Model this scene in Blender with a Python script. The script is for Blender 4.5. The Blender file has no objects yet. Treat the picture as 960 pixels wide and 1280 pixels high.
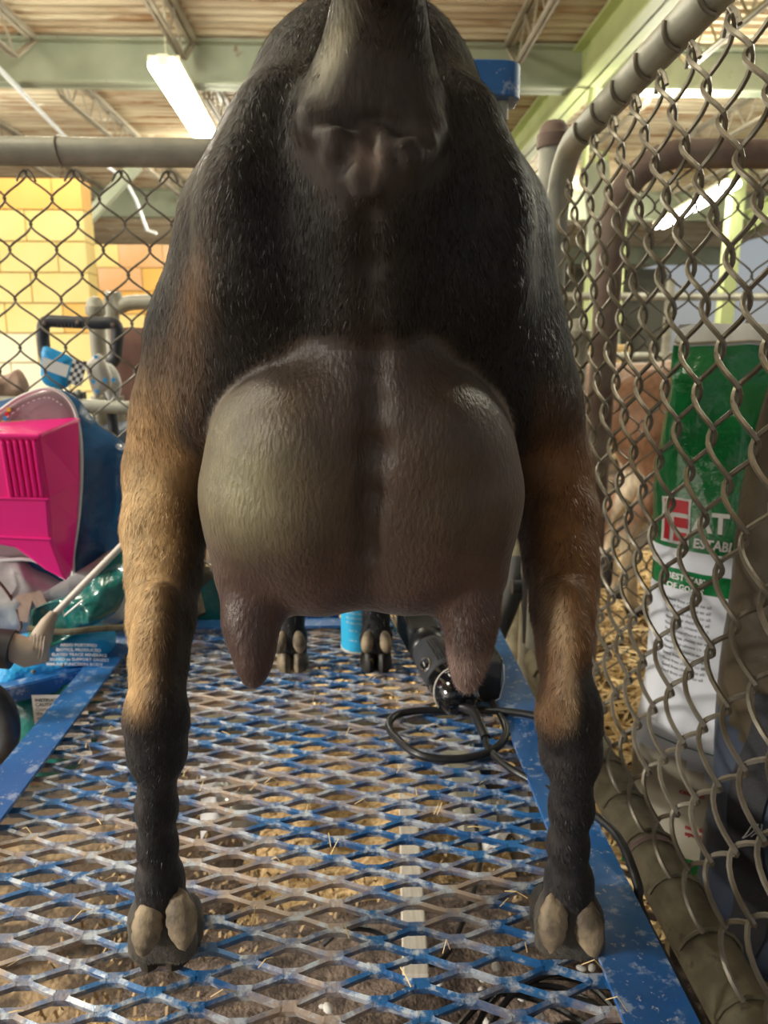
import bpy, math, random
import numpy as np
from mathutils import Vector, Matrix, noise

# ------------------------------------------------------------------ camera, world, light
SC = bpy.context.scene
COL = SC.collection
F = 930.0
ZC = 0.82
PITCH = math.radians(12.7)
YAW = math.radians(2.15)
cam_d = bpy.data.cameras.new('camera')
cam = bpy.data.objects.new('camera', cam_d)
COL.objects.link(cam)
cam.location = (0, 0, ZC)
cam.rotation_euler = (math.radians(90) - PITCH, 0, -YAW)
cam_d.sensor_fit = 'HORIZONTAL'
cam_d.sensor_width = 36.0
cam_d.lens = 36.0 * F / 960.0
cam_d.clip_start = 0.02
cam_d.clip_end = 200
cam_d.dof.use_dof = True
cam_d.dof.focus_distance = 0.50
cam_d.dof.aperture_fstop = 15.0
SC.camera = cam

SC.view_settings.view_transform = 'Standard'
SC.view_settings.look = 'None'
SC.view_settings.gamma = 1
SC.view_settings.use_curve_mapping = False
SC.view_settings.exposure = 0.80

W = bpy.data.worlds.new('world')
SC.world = W
W.use_nodes = True
nt = W.node_tree
bg = nt.nodes['Background']
sky = nt.nodes.new('ShaderNodeTexSky')
sky.sky_type = 'HOSEK_WILKIE'
sky.turbidity = 5.0
sky.ground_albedo = 0.5
sky.sun_direction = (-0.80, -0.24, 0.30)
hsv = nt.nodes.new('ShaderNodeHueSaturation')
hsv.inputs['Saturation'].default_value = 0.45
nt.links.new(sky.outputs[0], hsv.inputs['Color'])
nt.links.new(hsv.outputs[0], bg.inputs['Color'])
bg.inputs['Strength'].default_value = 1.5

sun_d = bpy.data.lights.new('sun', 'SUN')
sun_d.energy = 4.0
sun_d.angle = math.radians(9)
sun_d.color = (1.0, 0.95, 0.86)
sun = bpy.data.objects.new('sun', sun_d)
COL.objects.link(sun)
sun.rotation_euler = Vector((0.80, 0.24, -0.30)).to_track_quat('-Z', 'Y').to_euler()

def area(name, loc, look, sx, sy, power, color):
    d = bpy.data.lights.new(name, 'AREA'); d.shape = 'RECTANGLE'; d.size = sx; d.size_y = sy
    d.energy = power; d.color = color
    o = bpy.data.objects.new(name, d); COL.objects.link(o)
    o.location = loc
    o.rotation_euler = Vector(look).to_track_quat('-Z', 'Y').to_euler()
    return o

# ------------------------------------------------------------------ projection helpers
CAMC = Vector((0, 0, ZC))
RM = cam.rotation_euler.to_matrix()
FWD = RM @ Vector((0, 0, -1)); RIGHT = RM @ Vector((1, 0, 0)); UP = RM @ Vector((0, 1, 0))
def ray(px, py):
    return (FWD * F + RIGHT * (px - 480) + UP * (640 - py))
def at(px, py, Y):
    d = ray(px, py); return CAMC + d * (Y / d.y)
def atz(px, py, z):
    d = ray(px, py); return CAMC + d * ((z - ZC) / d.z)
def atx(px, py, X):
    d = ray(px, py); return CAMC + d * (X / d.x)
def depth(P):
    return (Vector(P) - CAMC).dot(FWD)
def mpp(P):                       # metres per pixel at P
    return depth(P) / F
def proj_np(P):
    q = P - np.array(CAMC)
    d = q @ np.array(FWD)
    return 480 + F * (q @ np.array(RIGHT)) / d, 640 - F * (q @ np.array(UP)) / d

# ------------------------------------------------------------------ materials
def nd(t, k, **kw):
    n = t.nodes.new(k)
    for a, b in kw.items(): setattr(n, a, b)
    return n
def mat(name, c1, c2=None, scale=20, rough=0.6, metal=0.0, bump=0.0, bscale=None, mix=(0.35, 0.65), spec=0.5,
        stretch=None, chips=None, coat=0.0, bdist=0.002, subsurf=0.0, detail=4, alpha=1.0, trans=0.0):
    """c1/c2 mixed by noise; chips = (colour, scale, threshold, softness)."""
    m = bpy.data.materials.new(name); m.use_nodes = True
    t = m.node_tree; b = t.nodes['Principled BSDF']
    tc = nd(t, 'ShaderNodeTexCoord')
    vec = tc.outputs['Object']
    if stretch:
        mp = nd(t, 'ShaderNodeMapping'); mp.inputs['Scale'].default_value = stretch
        t.links.new(vec, mp.inputs['Vector']); vec = mp.outputs[0]
    b.inputs['Roughness'].default_value = rough
    b.inputs['Metallic'].default_value = metal
    b.inputs['Specular IOR Level'].default_value = spec
    b.inputs['Coat Weight'].default_value = coat
    b.inputs['Alpha'].default_value = alpha
    b.inputs['Transmission Weight'].default_value = trans
    col = None
    if c2 is None:
        b.inputs['Base Color'].default_value = (*c1, 1)
    else:
        n = nd(t, 'ShaderNodeTexNoise'); n.inputs['Scale'].default_value = scale; n.inputs['Detail'].default_value = detail
        t.links.new(vec, n.inputs['Vector'])
        r = nd(t, 'ShaderNodeValToRGB')
        r.color_ramp.elements[0].position = mix[0]; r.color_ramp.elements[0].color = (*c1, 1)
        r.color_ramp.elements[1].position = mix[1]; r.color_ramp.elements[1].color = (*c2, 1)
        t.links.new(n.outputs['Fac'], r.inputs['Fac'])
        col = r.outputs['Color']
    if chips:
        for (cc, cs, th, so) in (chips if isinstance(chips[0], tuple) and isinstance(chips[0][0], tuple) else [chips]):
            n = nd(t, 'ShaderNodeTexNoise'); n.inputs['Scale'].default_value = cs; n.inputs['Detail'].default_value = 6
            n.inputs['Roughness'].default_value = 0.65
            t.links.new(vec, n.inputs['Vector'])
            mr = nd(t, 'ShaderNodeMapRange'); mr.inputs['From Min'].default_value = th; mr.inputs['From Max'].default_value = th + so
            t.links.new(n.outputs['Fac'], mr.inputs['Value'])
            mx = nd(t, 'ShaderNodeMix', data_type='RGBA')
            t.links.new(mr.outputs[0], mx.inputs['Factor'])
            if col is not None: t.links.new(col, mx.inputs[6])
            else: mx.inputs[6].default_value = (*c1, 1)
            mx.inputs[7].default_value = (*cc, 1)
            col = mx.outputs[2]
    if col is not None: t.links.new(col, b.inputs['Base Color'])
    if bump:
        n = nd(t, 'ShaderNodeTexNoise'); n.inputs['Scale'].default_value = bscale or scale * 3; n.inputs['Detail'].default_value = 5
        t.links.new(vec, n.inputs['Vector'])
        bp = nd(t, 'ShaderNodeBump'); bp.inputs['Strength'].default_value = bump; bp.inputs['Distance'].default_value = bdist
        t.links.new(n.outputs['Fac'], bp.inputs['Height']); t.links.new(bp.outputs[0], b.inputs['Normal'])
    return m
def emit_mat(name, col, s):
    m = bpy.data.materials.new(name); m.use_nodes = True
    t = m.node_tree; b = t.nodes['Principled BSDF']
    b.inputs['Base Color'].default_value = (0.9, 0.9, 0.85, 1)
    b.inputs['Emission Color'].default_value = (*col, 1); b.inputs['Emission Strength'].default_value = s
    return m

M = {}
M['blue'] = mat('blue_paint', (0.010, 0.10, 0.33), (0.018, 0.15, 0.44), 9, 0.38, 0.0, 0.35, 60, spec=0.6, chips=[((0.26, 0.36, 0.55), 48, 0.56, 0.08), ((0.42, 0.46, 0.52), 120, 0.62, 0.05), ((0.10, 0.055, 0.03), 17, 0.68, 0.04)], coat=0.25)
M['blue_dark'] = mat('blue_paint_dull', (0.010, 0.055, 0.13), (0.014, 0.09, 0.19), 12, 0.4, 0, 0.2, 50, coat=0.2)
M['deck'] = mat('blue_paint_dusty_glare', (0.014, 0.10, 0.30), (0.03, 0.17, 0.42), 30, 0.42, 0.1, 0.6, 350, chips=[((0.42, 0.33, 0.27), 11, 0.45, 0.14), ((0.50, 0.55, 0.62), 60, 0.50, 0.10)], bdist=0.001, coat=0.2)  # tan chips are dirt, pale blue chips paint in the sky's reflection
M['galv'] = mat('galvanised_pipe', (0.30, 0.29, 0.235), (0.46, 0.45, 0.37), 16, 0.5, 0.12, 0.3, 90, chips=((0.17, 0.11, 0.07), 9, 0.66, 0.08))
M['galv_dirty'] = mat('dirty_pipe', (0.10, 0.085, 0.05), (0.20, 0.175, 0.11), 24, 0.75, 0.1, 0.5, 160, chips=((0.07, 0.05, 0.035), 30, 0.58, 0.1))
M['rust_pipe'] = mat('rusty_pipe', (0.16, 0.10, 0.08), (0.30, 0.23, 0.19), 12, 0.7, 0.1, 0.3, 90)
M['wire'] = mat('fence_wire', (0.20, 0.17, 0.125), (0.36, 0.33, 0.27), 25, 0.42, 0.55, 0.5, 500, bdist=0.0006, chips=((0.09, 0.06, 0.04), 30, 0.60, 0.08))
M['wire_back'] = mat('fence_wire_back', (0.16, 0.145, 0.11), (0.30, 0.28, 0.24), 22, 0.45, 0.5)
M['beam'] = mat('painted_beam', (0.26, 0.29, 0.21), (0.36, 0.39, 0.29), 1.6, 0.6, 0, 0.1, 20, chips=((0.20, 0.15, 0.10), 5, 0.64, 0.05))
M['beam_green'] = mat('painted_beam_green', (0.44, 0.52, 0.22), (0.56, 0.62, 0.30), 1.6, 0.6)
M['joist'] = mat('joist_steel', (0.25, 0.22, 0.17), (0.40, 0.36, 0.28), 2, 0.6)
M['roofdeck'] = mat('corrugated_roof', (0.42, 0.33, 0.22), (0.66, 0.58, 0.42), 1.0, 0.55, 0, 0, None, stretch=(0.5, 5, 1), detail=6, chips=[((0.30, 0.16, 0.07), 1.4, 0.50, 0.14), ((0.85, 0.8, 0.66), 3.0, 0.63, 0.04)])
M['block_y'] = mat('yellow_block', (0.80, 0.62, 0.22), (0.85, 0.68, 0.30), 3, 0.7, 0, 0.2, 60)
M['block_o'] = mat('ochre_block', (0.80, 0.44, 0.10), (0.84, 0.50, 0.14), 3, 0.7, 0, 0.2, 60)
M['block_p'] = mat('peach_block', (0.78, 0.52, 0.34), (0.74, 0.42, 0.20), 2, 0.7, 0, 0.2, 60)
M['block_c'] = mat('cream_block', (0.80, 0.78, 0.60), (0.86, 0.80, 0.56), 3, 0.7, 0, 0.2, 60)
M['mortar'] = mat('mortar', (0.48, 0.34, 0.12), (0.52, 0.38, 0.16), 5, 0.9)
M['far'] = mat('far_wall', (0.16, 0.15, 0.10), (0.30, 0.28, 0.20), 0.8, 0.8)
M['dirt'] = mat('dirt_floor', (0.05, 0.035, 0.025), (0.15, 0.10, 0.06), 6, 0.95, 0, 0.8, 120, chips=[((0.36, 0.25, 0.14), 3.2, 0.56, 0.05), ((0.035, 0.026, 0.022), 4, 0.58, 0.08)], bdist=0.004)
M['straw'] = mat('straw', (0.62, 0.42, 0.17), (0.78, 0.60, 0.32), 8, 0.7)
M['shaving'] = mat('shaving', (0.22, 0.14, 0.07), (0.42, 0.30, 0.16), 12, 0.8)
M['wool'] = mat('tuft', (0.5, 0.47, 0.43), (0.68, 0.65, 0.6), 40, 0.9)
M['black_rub'] = mat('black_rubber', (0.010, 0.010, 0.011), (0.02, 0.02, 0.022), 60, 0.33, 0, 0.1, 300)
M['black_gloss'] = mat('black_gloss', (0.006, 0.006, 0.007), None, rough=0.12, coat=0.6)
M['black_mat'] = mat('black_matte', (0.018, 0.018, 0.020), (0.03, 0.03, 0.032), 60, 0.5)
M['dark_grey'] = mat('dark_grey_plastic', (0.035, 0.037, 0.045), (0.05, 0.052, 0.06), 20, 0.5)
M['chrome'] = mat('chrome', (0.75, 0.74, 0.70), None, rough=0.18, metal=1.0)
M['white'] = mat('white_print', (0.78, 0.78, 0.76), None, rough=0.5)
M['offwhite'] = mat('offwhite_plastic', (0.62, 0.57, 0.50), (0.70, 0.65, 0.58), 20, 0.45)
M['beige'] = mat('beige_plastic', (0.45, 0.36, 0.28), (0.55, 0.46, 0.37), 20, 0.5)
M['pink'] = mat('pink_plastic', (0.90, 0.01, 0.26), None, rough=0.35, coat=0.2)
M['bag_blue'] = mat('bag_blue', (0.010, 0.07, 0.20), (0.02, 0.12, 0.30), 6, 0.25, 0, 0.9, 22, bdist=0.008, coat=0.4)
M['bag_teal'] = mat('bag_teal', (0.006, 0.11, 0.10), (0.012, 0.18, 0.155), 12, 0.2, 0, 1.0, 26, bdist=0.008, coat=0.5)
M['bag_mauve'] = mat('bag_mauve', (0.34, 0.25, 0.27), (0.42, 0.33, 0.35), 4, 0.3, 0, 0.4, 18, bdist=0.006, coat=0.3)
M['bag_grey'] = mat('bag_grey', (0.40, 0.38, 0.37), (0.52, 0.50, 0.48), 8, 0.3, 0, 0.8, 18, bdist=0.006, coat=0.3)
M['bag_green'] = mat('bag_green', (0.005, 0.14, 0.035), (0.008, 0.19, 0.05), 6, 0.18, 0, 1.0, 17, bdist=0.012, coat=0.6)
M['bag_white'] = mat('bag_white', (0.66, 0.68, 0.74), (0.72, 0.73, 0.77), 3, 0.4, 0, 0.5, 22, bdist=0.006)
M['bag_cream'] = mat('bag_cream', (0.52, 0.47, 0.35), (0.60, 0.55, 0.44), 5, 0.5, 0, 0.5, 22, bdist=0.006)
M['bag_edge'] = mat('bag_seam', (0.72, 0.73, 0.70), (0.80, 0.80, 0.78), 30, 0.7)
M['bag_cyan'] = mat('bag_cyan', (0.02, 0.33, 0.66), (0.05, 0.48, 0.80), 10, 0.15, 0, 1.0, 30, bdist=0.012, coat=0.7)
M['bag_brown'] = mat('bag_brown', (0.050, 0.038, 0.022), (0.085, 0.065, 0.04), 8, 0.45, 0, 0.8, 14, bdist=0.01)
M['bag_navy'] = mat('bag_navy', (0.030, 0.040, 0.062), (0.07, 0.088, 0.125), 7, 0.4, 0, 0.8, 20, bdist=0.008)
M['webbing'] = mat('webbing', (0.012, 0.012, 0.014), (0.035, 0.035, 0.04), 200, 0.8, stretch=(0.1, 1, 8))
M['paper'] = mat('kraft_paper', (0.50, 0.36, 0.20), (0.60, 0.45, 0.27), 8, 0.8, 0, 0.5, 24, bdist=0.005)
M['brownpaper'] = mat('brown_paper_bag', (0.42, 0.27, 0.20), (0.55, 0.38, 0.29), 8, 0.8, 0, 0.8, 18, bdist=0.008)
M['red'] = mat('red_print', (0.62, 0.015, 0.03), None, rough=0.4)
M['print'] = mat('dark_print', (0.06, 0.06, 0.06), None, rough=0.5)
M['print_red'] = mat('red_text', (0.5, 0.03, 0.03), None, rough=0.5)
M['print_green'] = mat('green_text', (0.02, 0.10, 0.05), None, rough=0.5)
M['cyan'] = mat('cyan_can', (0.03, 0.46, 0.80), (0.05, 0.52, 0.86), 8, 0.35)
M['sky_blue'] = mat('light_blue', (0.02, 0.35, 0.75), None, rough=0.4)
M['yellow'] = mat('yellow_print', (0.8, 0.6, 0.05), None, rough=0.4)
M['maroon'] = mat('maroon_cloth', (0.13, 0.06, 0.045), (0.18, 0.09, 0.07), 10, 0.8)
M['wood'] = mat('pale_wood', (0.50, 0.44, 0.36), (0.62, 0.57, 0.50), 30, 0.7, stretch=(8, 0.6, 1))
M['hoof'] = mat('horn_dark', (0.012, 0.011, 0.010), (0.035, 0.028, 0.02), 60, 0.5, 0, 0.5, 200, bdist=0.001)
M['hoof_tan'] = mat('horn_tan', (0.10, 0.075, 0.045), (0.30, 0.23, 0.14), 60, 0.55, 0, 0.5, 200, bdist=0.001)
M['dew'] = mat('horn_pale', (0.10, 0.075, 0.05), (0.38, 0.29, 0.18), 45, 0.65, 0, 0.7, 260, bdist=0.0012)
M['clear'] = mat('clear_plastic', (0.75, 0.78, 0.80), (0.85, 0.87, 0.9), 8, 0.15, 0, 0.9, 30, bdist=0.01, alpha=0.55)
M['tube'] = emit_mat('lit_tube', (1.0, 0.98, 0.82), 14.0)
M['cap'] = mat('fixture_metal', (0.7, 0.68, 0.5), None, rough=0.4)
M['white_pipe'] = mat('white_conduit', (0.72, 0.76, 0.82), None, rough=0.4)

def attr_mat(name, rough, noise_amt, spec=0.4, sheen=0.0, bump=0.0, bscale=400):
    m = bpy.data.materials.new(name); m.use_nodes = True
    t = m.node_tree; b = t.nodes['Principled BSDF']
    a = nd(t, 'ShaderNodeAttribute'); a.attribute_name = 'coat'
    tc = nd(t, 'ShaderNodeTexCoord')
    mp = nd(t, 'ShaderNodeMapping'); mp.inputs['Scale'].default_value = (1, 1, 0.4)
    t.links.new(tc.outputs['Object'], mp.inputs[0])
    n = nd(t, 'ShaderNodeTexNoise'); n.inputs['Scale'].default_value = 60; n.inputs['Detail'].default_value = 7; n.inputs['Roughness'].default_value = 0.7
    t.links.new(mp.outputs[0], n.inputs['Vector'])
    mr = nd(t, 'ShaderNodeMapRange'); mr.inputs['From Min'].default_value = 0.3; mr.inputs['From Max'].default_value = 0.7
    mr.inputs['To Min'].default_value = 1 - noise_amt; mr.inputs['To Max'].default_value = 1 + noise_amt
    t.links.new(n.outputs['Fac'], mr.inputs['Value'])
    vm = nd(t, 'ShaderNodeVectorMath', operation='SCALE')
    t.links.new(a.outputs['Color'], vm.inputs[0]); t.links.new(mr.outputs[0], vm.inputs['Scale'])
    t.links.new(vm.outputs[0], b.inputs['Base Color'])
    b.inputs['Roughness'].default_value = rough; b.inputs['Specular IOR Level'].default_value = spec
    b.inputs['Sheen Weight'].default_value = sheen; b.inputs['Sheen Roughness'].default_value = 0.4
    if bump:
        n2 = nd(t, 'ShaderNodeTexNoise'); n2.inputs['Scale'].default_value = bscale; n2.inputs['Detail'].default_value = 4
        t.links.new(mp.outputs[0], n2.inputs['Vector'])
        bp = nd(t, 'ShaderNodeBump'); bp.inputs['Strength'].default_value = bump; bp.inputs['Distance'].default_value = 0.0012
        t.links.new(n2.outputs['Fac'], bp.inputs['Height']); t.links.new(bp.outputs[0], b.inputs['Normal'])
    return m
M['skin'] = attr_mat('goat_skin', 0.62, 0.35, 0.35, 0.1, 0.6, 260)
M['udder'] = attr_mat('udder_skin', 0.42, 0.22, 0.5, 0.2, 0.9, 420)
M['fur'] = attr_mat('goat_hair', 0.48, 0.25, 0.45)

# ------------------------------------------------------------------ mesh helpers
class MB:
    def __init__(s): s.v = []; s.f = []; s.m = []
    def add(s, V, Fc, mi=0):
        o = len(s.v); s.v += [tuple(p) for p in V]; s.f += [tuple(i + o for i in f) for f in Fc]; s.m += [mi] * len(Fc)
        return s
    def box(s, c, size, R=None, mi=0):
        V = [Vector(((i & 1) - .5, ((i >> 1) & 1) - .5, (i >> 2) - .5)) for i in range(8)]
        V = [Vector((p.x * size[0], p.y * size[1], p.z * size[2])) for p in V]
        if R is not None: V = [R @ p for p in V]
        V = [p + Vector(c) for p in V]
        return s.add(V, [(0, 2, 3, 1), (4, 5, 7, 6), (0, 1, 5, 4), (2, 6, 7, 3), (0, 4, 6, 2), (1, 3, 7, 5)], mi)
    def bar(s, a, b, w, h, up=(0, 0, 1), mi=0):
        a = Vector(a); b = Vector(b); d = (b - a); L = d.length; d.normalize()
        u = Vector(up); x = d.cross(u)
        if x.length < 1e-5: u = Vector((0, 1, 0)); x = d.cross(u)
        x.normalize(); z = x.cross(d)
        R = Matrix((x, d, z)).transposed()
        return s.box((a + b) / 2, (w, L, h), R, mi)
    def tube(s, pts, r, n=8, cap=True, mi=0, closed=False):
        pts = [Vector(p) for p in pts]
        rr = r if isinstance(r, (list, tuple)) else [r] * len(pts)
        V = []; Fc = []
        prev = None
        N = len(pts)
        for i, p in enumerate(pts):
            if closed: d = pts[(i + 1) % N] - pts[i - 1]
            else: d = pts[min(i + 1, N - 1)] - pts[max(i - 1, 0)]
            d.normalize()
            if prev is None:
                x = d.orthogonal().normalized()
            else:
                x = prev - d * prev.dot(d)
                if x.length < 1e-6: x = d.orthogonal()
                x.normalize()
            prev = x; y = d.cross(x)
            for k in range(n):
                a = 2 * math.pi * k / n
                V.append(p + (x * math.cos(a) + y * math.sin(a)) * rr[i])
        for i in range(N - (0 if closed else 1)):
            j = (i + 1) % N
            for k in range(n):
                k2 = (k + 1) % n
                Fc.append((i * n + k, i * n + k2, j * n + k2, j * n + k))
        if cap and not closed:
            Fc.append(tuple(range(n))[::-1]); Fc.append(tuple((N - 1) * n + k for k in range(n)))
        return s.add(V, Fc, mi)
    def ell(s, c, r, R=None, nu=14, nv=9, zmin=None, mi=0):
        V = [];Fc = []
        for j in range(nv + 1):
            th = math.pi * j / nv
            for i in range(nu):
                ph = 2 * math.pi * i / nu
                p = Vector((math.sin(th) * math.cos(ph) * r[0], math.sin(th) * math.sin(ph) * r[1], math.cos(th) * r[2]))
                if R is not None: p = R @ p
                p = p + Vector(c)
                if zmin is not None and p.z < zmin: p.z = zmin
                V.append(p)
        for j in range(nv):
            for i in range(nu):
                i2 = (i + 1) % nu
                Fc.append((j * nu + i, (j + 1) * nu + i, (j + 1) * nu + i2, j * nu + i2))
        return s.add(V, Fc, mi)
    def lathe(s, base, prof, axis=(0, 0, 1), n=24, mi=0):
        ax = Vector(axis).normalized(); x = ax.orthogonal().normalized(); y = ax.cross(x); b = Vector(base)
        V = [];Fc = []
        for (r, h) in prof:
            for k in range(n):
                a = 2 * math.pi * k / n
                V.append(b + ax * h + (x * math.cos(a) + y * math.sin(a)) * r)
        for i in range(len(prof) - 1):
            for k in range(n):
                k2 = (k + 1) % n
                Fc.append((i * n + k, i * n + k2, (i + 1) * n + k2, (i + 1) * n + k))
        Fc.append(tuple(range(n))[::-1]); Fc.append(tuple((len(prof) - 1) * n + k for k in range(n)))
        return s.add(V, Fc, mi)

def world_loc(o):
    p = Vector((0, 0, 0))
    while o is not None: p += o.location; o = o.parent
    return p
def put(name, mb, mats, parent=None, loc=None, smooth=True, sharp=40, bevel=0):
    me = bpy.data.meshes.new(name)
    base = world_loc(parent) if parent else Vector(loc if loc is not None else (0, 0, 0))
    me.from_pydata([(p[0] - base.x, p[1] - base.y, p[2] - base.z) for p in mb.v], [], mb.f)
    if not isinstance(mats, (list, tuple)): mats = [mats]
    for m in mats: me.materials.append(m)
    if len(mats) > 1: me.polygons.foreach_set('material_index', mb.m)
    o = bpy.data.objects.new(name, me); COL.objects.link(o)
    if parent: o.parent = parent
    elif loc is not None: o.location = loc
    if smooth:
        me.polygons.foreach_set('use_smooth', [True] * len(me.polygons))
        try: me.set_sharp_from_angle(angle=math.radians(sharp))
        except Exception: pass
    if bevel:
        bm = o.modifiers.new('bevel', 'BEVEL'); bm.width = bevel; bm.segments = 2; bm.limit_method = 'ANGLE'
    me.update()
    return o
def tag(o, label=None, cat=None, group=None, kind=None):
    if label: o['label'] = label
    if cat: o['category'] = cat
    if group: o['group'] = group
    if kind: o['kind'] = kind
    return o
def thing(name, loc, label=None, cat=None, group=None, kind=None):
    o = bpy.data.objects.new(name, None); COL.objects.link(o); o.location = loc
    o.empty_display_size = 0.05
    return tag(o, label, cat, group, kind)
def share(name, me, parent, loc, rot=None, scale=None):
    o = bpy.data.objects.new(name, me); COL.objects.link(o); o.parent = parent; o.location = loc
    if rot: o.rotation_euler = rot
    if scale: o.scale = scale
    return o

_txt = {}
def text_geo(s, size, bold=0.0, align='LEFT'):
    cu = bpy.data.curves.new('t', 'FONT'); cu.body = s; cu.size = size; cu.offset = bold; cu.resolution_u = 2
    cu.align_x = align
    o = bpy.data.objects.new('t', cu); COL.objects.link(o)
    dg = bpy.context.evaluated_depsgraph_get(); dg.update()
    me = o.evaluated_get(dg).to_mesh()
    V = [tuple(v.co) for v in me.vertices]; Fc = [tuple(p.vertices) for p in me.polygons]
    o.evaluated_get(dg).to_mesh_clear()
    bpy.data.objects.remove(o); bpy.data.curves.remove(cu)
    return V, Fc
def text_on(mb, s, size, fn, x, y, bold=0.0, align='LEFT', mi=0, xs=1.0):
    """fn(u, v) -> world point; text laid out in metres from (x, y)."""
    V, Fc = text_geo(s, size, bold, align)
    mb.add([fn(x + p[0] * xs, y + p[1]) for p in V], Fc, mi)
def rect_on(mb, fn, x0, y0, x1, y1, nx=6, ny=3, mi=0):
    V = [fn(x0 + (x1 - x0) * i / nx, y0 + (y1 - y0) * j / ny) for j in range(ny + 1) for i in range(nx + 1)]
    Fc = [(j * (nx + 1) + i, j * (nx + 1) + i + 1, (j + 1) * (nx + 1) + i + 1, (j + 1) * (nx + 1) + i) for j in range(ny) for i in range(nx)]
    mb.add(V, Fc, mi)
def catmull(pts, n=8):
    P = [Vector(p) for p in pts]; P = [P[0] * 2 - P[1]] + P + [P[-1] * 2 - P[-2]]
    out = []
    for i in range(1, len(P) - 2):
        for k in range(n):
            t = k / n
            out.append(0.5 * ((2 * P[i]) + (P[i + 1] - P[i - 1]) * t + (2 * P[i - 1] - 5 * P[i] + 4 * P[i + 1] - P[i + 2]) * t * t
                              + (3 * P[i] - P[i - 1] - 3 * P[i + 1] + P[i + 2]) * t ** 3))
    out.append(P[-2]); return out
rnd = random.Random(7)
ZP = 0.35          # top of the milking stand deck

# ------------------------------------------------------------------ the goat: one continuous implicit surface
class Field:
    def __init__(s, lo, hi, h):
        s.lo = np.array(lo, float); s.h = h
        s.n = (np.ceil((np.array(hi) - s.lo) / h).astype(int) + 1)
        s.v = np.full(tuple(s.n), 0.5, np.float32)
    def _d(s, P, a, b, ra, rb, sc):
        a = np.asarray(a, float); b = np.asarray(b, float); sc = np.asarray(sc, float)
        q = [(P[i] - a[i]) / sc[i] for i in range(3)]
        ab = (b - a) / sc; L = float(ab @ ab)
        if L < 1e-12: t = 0.0
        else: t = np.clip((q[0] * ab[0] + q[1] * ab[1] + q[2] * ab[2]) / L, 0, 1)
        d = np.sqrt(sum((q[i] - t * ab[i]) ** 2 for i in range(3)))
        return d - (ra + (rb - ra) * t)
    def prim(s, a, b, ra, rb, k=0.02, sc=(1, 1, 1), op='add'):
        m = (max(ra, rb)) * np.array(sc) + (k + 3 * s.h) * np.maximum(1, np.array(sc))
        lo = np.minimum(a, b) - m; hi = np.maximum(a, b) + m
        i0 = np.clip(np.floor((lo - s.lo) / s.h).astype(int), 0, s.n); i1 = np.clip(np.ceil((hi - s.lo) / s.h).astype(int) + 1, 0, s.n)
        if (i1 <= i0).any(): return
        ax = [s.lo[i] + s.h * np.arange(i0[i], i1[i]) for i in range(3)]
        P = (ax[0][:, None, None], ax[1][None, :, None], ax[2][None, None, :])
        d = s._d(P, a, b, ra, rb, sc).astype(np.float32)
        sl = tuple(slice(i0[i], i1[i]) for i in range(3))
        o = s.v[sl]
        if op == 'add':
            h = np.maximum(k - np.abs(o - d), 0) / k
            s.v[sl] = np.minimum(o, d) - h * h * k * 0.25
        else:
            d = -d
            h = np.maximum(k - np.abs(o - d), 0) / k
            s.v[sl] = np.maximum(o, d) + h * h * k * 0.25
    def mesh(s):
        v = s.v; n = s.n
        ins = v < 0
        c = tuple(x - 1 for x in n)
        cnt = np.zeros(c, np.int16); acc = np.zeros(c + (3,), np.float32)
        offs = [(i, j, k) for i in (0, 1) for j in (0, 1) for k in (0, 1)]
        def cs(o): return tuple(slice(o[a], o[a] + c[a]) for a in range(3))
        mixed = np.zeros(c, bool); first = ins[cs((0, 0, 0))]
        for o in offs[1:]: mixed |= ins[cs(o)] != first
        idx = np.argwhere(mixed)
        vid = np.full(c, -1, np.int64); vid[tuple(idx.T)] = np.arange(len(idx))
        pos = np.zeros((len(idx), 3)); num = np.zeros(len(idx))
        for o in offs:
            for a in range(3):
                if o[a] == 0:
                    o2 = list(o); o2[a] = 1
                    va = v[tuple((idx + np.array(o)).T)]; vb = v[tuple((idx + np.array(o2)).T)]
                    cr = (va < 0) != (vb < 0)
                    t = np.where(cr, va / np.where(cr, va - vb, 1), 0)
                    p = np.array(o, float)[None, :].repeat(len(idx), 0); p[:, a] += t
                    pos += p * cr[:, None]; num += cr
        pos = (idx + pos / num[:, None]) * s.h + s.lo
        Q = []
        for a in range(3):
            b, d = (a + 1) % 3, (a + 2) % 3
            sl1 = [slice(None)] * 3; sl2 = [slice(None)] * 3
            sl1[a] = slice(0, n[a] - 1); sl2[a] = slice(1, n[a])
            A = ins[tuple(sl1)]; B = ins[tuple(sl2)]
            e = np.argwhere(A != B)
            ok = (e[:, b] > 0) & (e[:, d] > 0) & (e[:, b] < n[b] - 1) & (e[:, d] < n[d] - 1)
            e = e[ok]
            fl = A[tuple(e.T)]
            def g(db, dd):
                q = e.copy(); q[:, b] -= db; q[:, d] -= dd
                return vid[tuple(q.T)]
            q = np.stack([g(1, 1), g(0, 1), g(0, 0), g(1, 0)], 1)
            q[~fl] = q[~fl][:, ::-1]
            Q.append(q)
        return pos, np.concatenate(Q)

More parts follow.
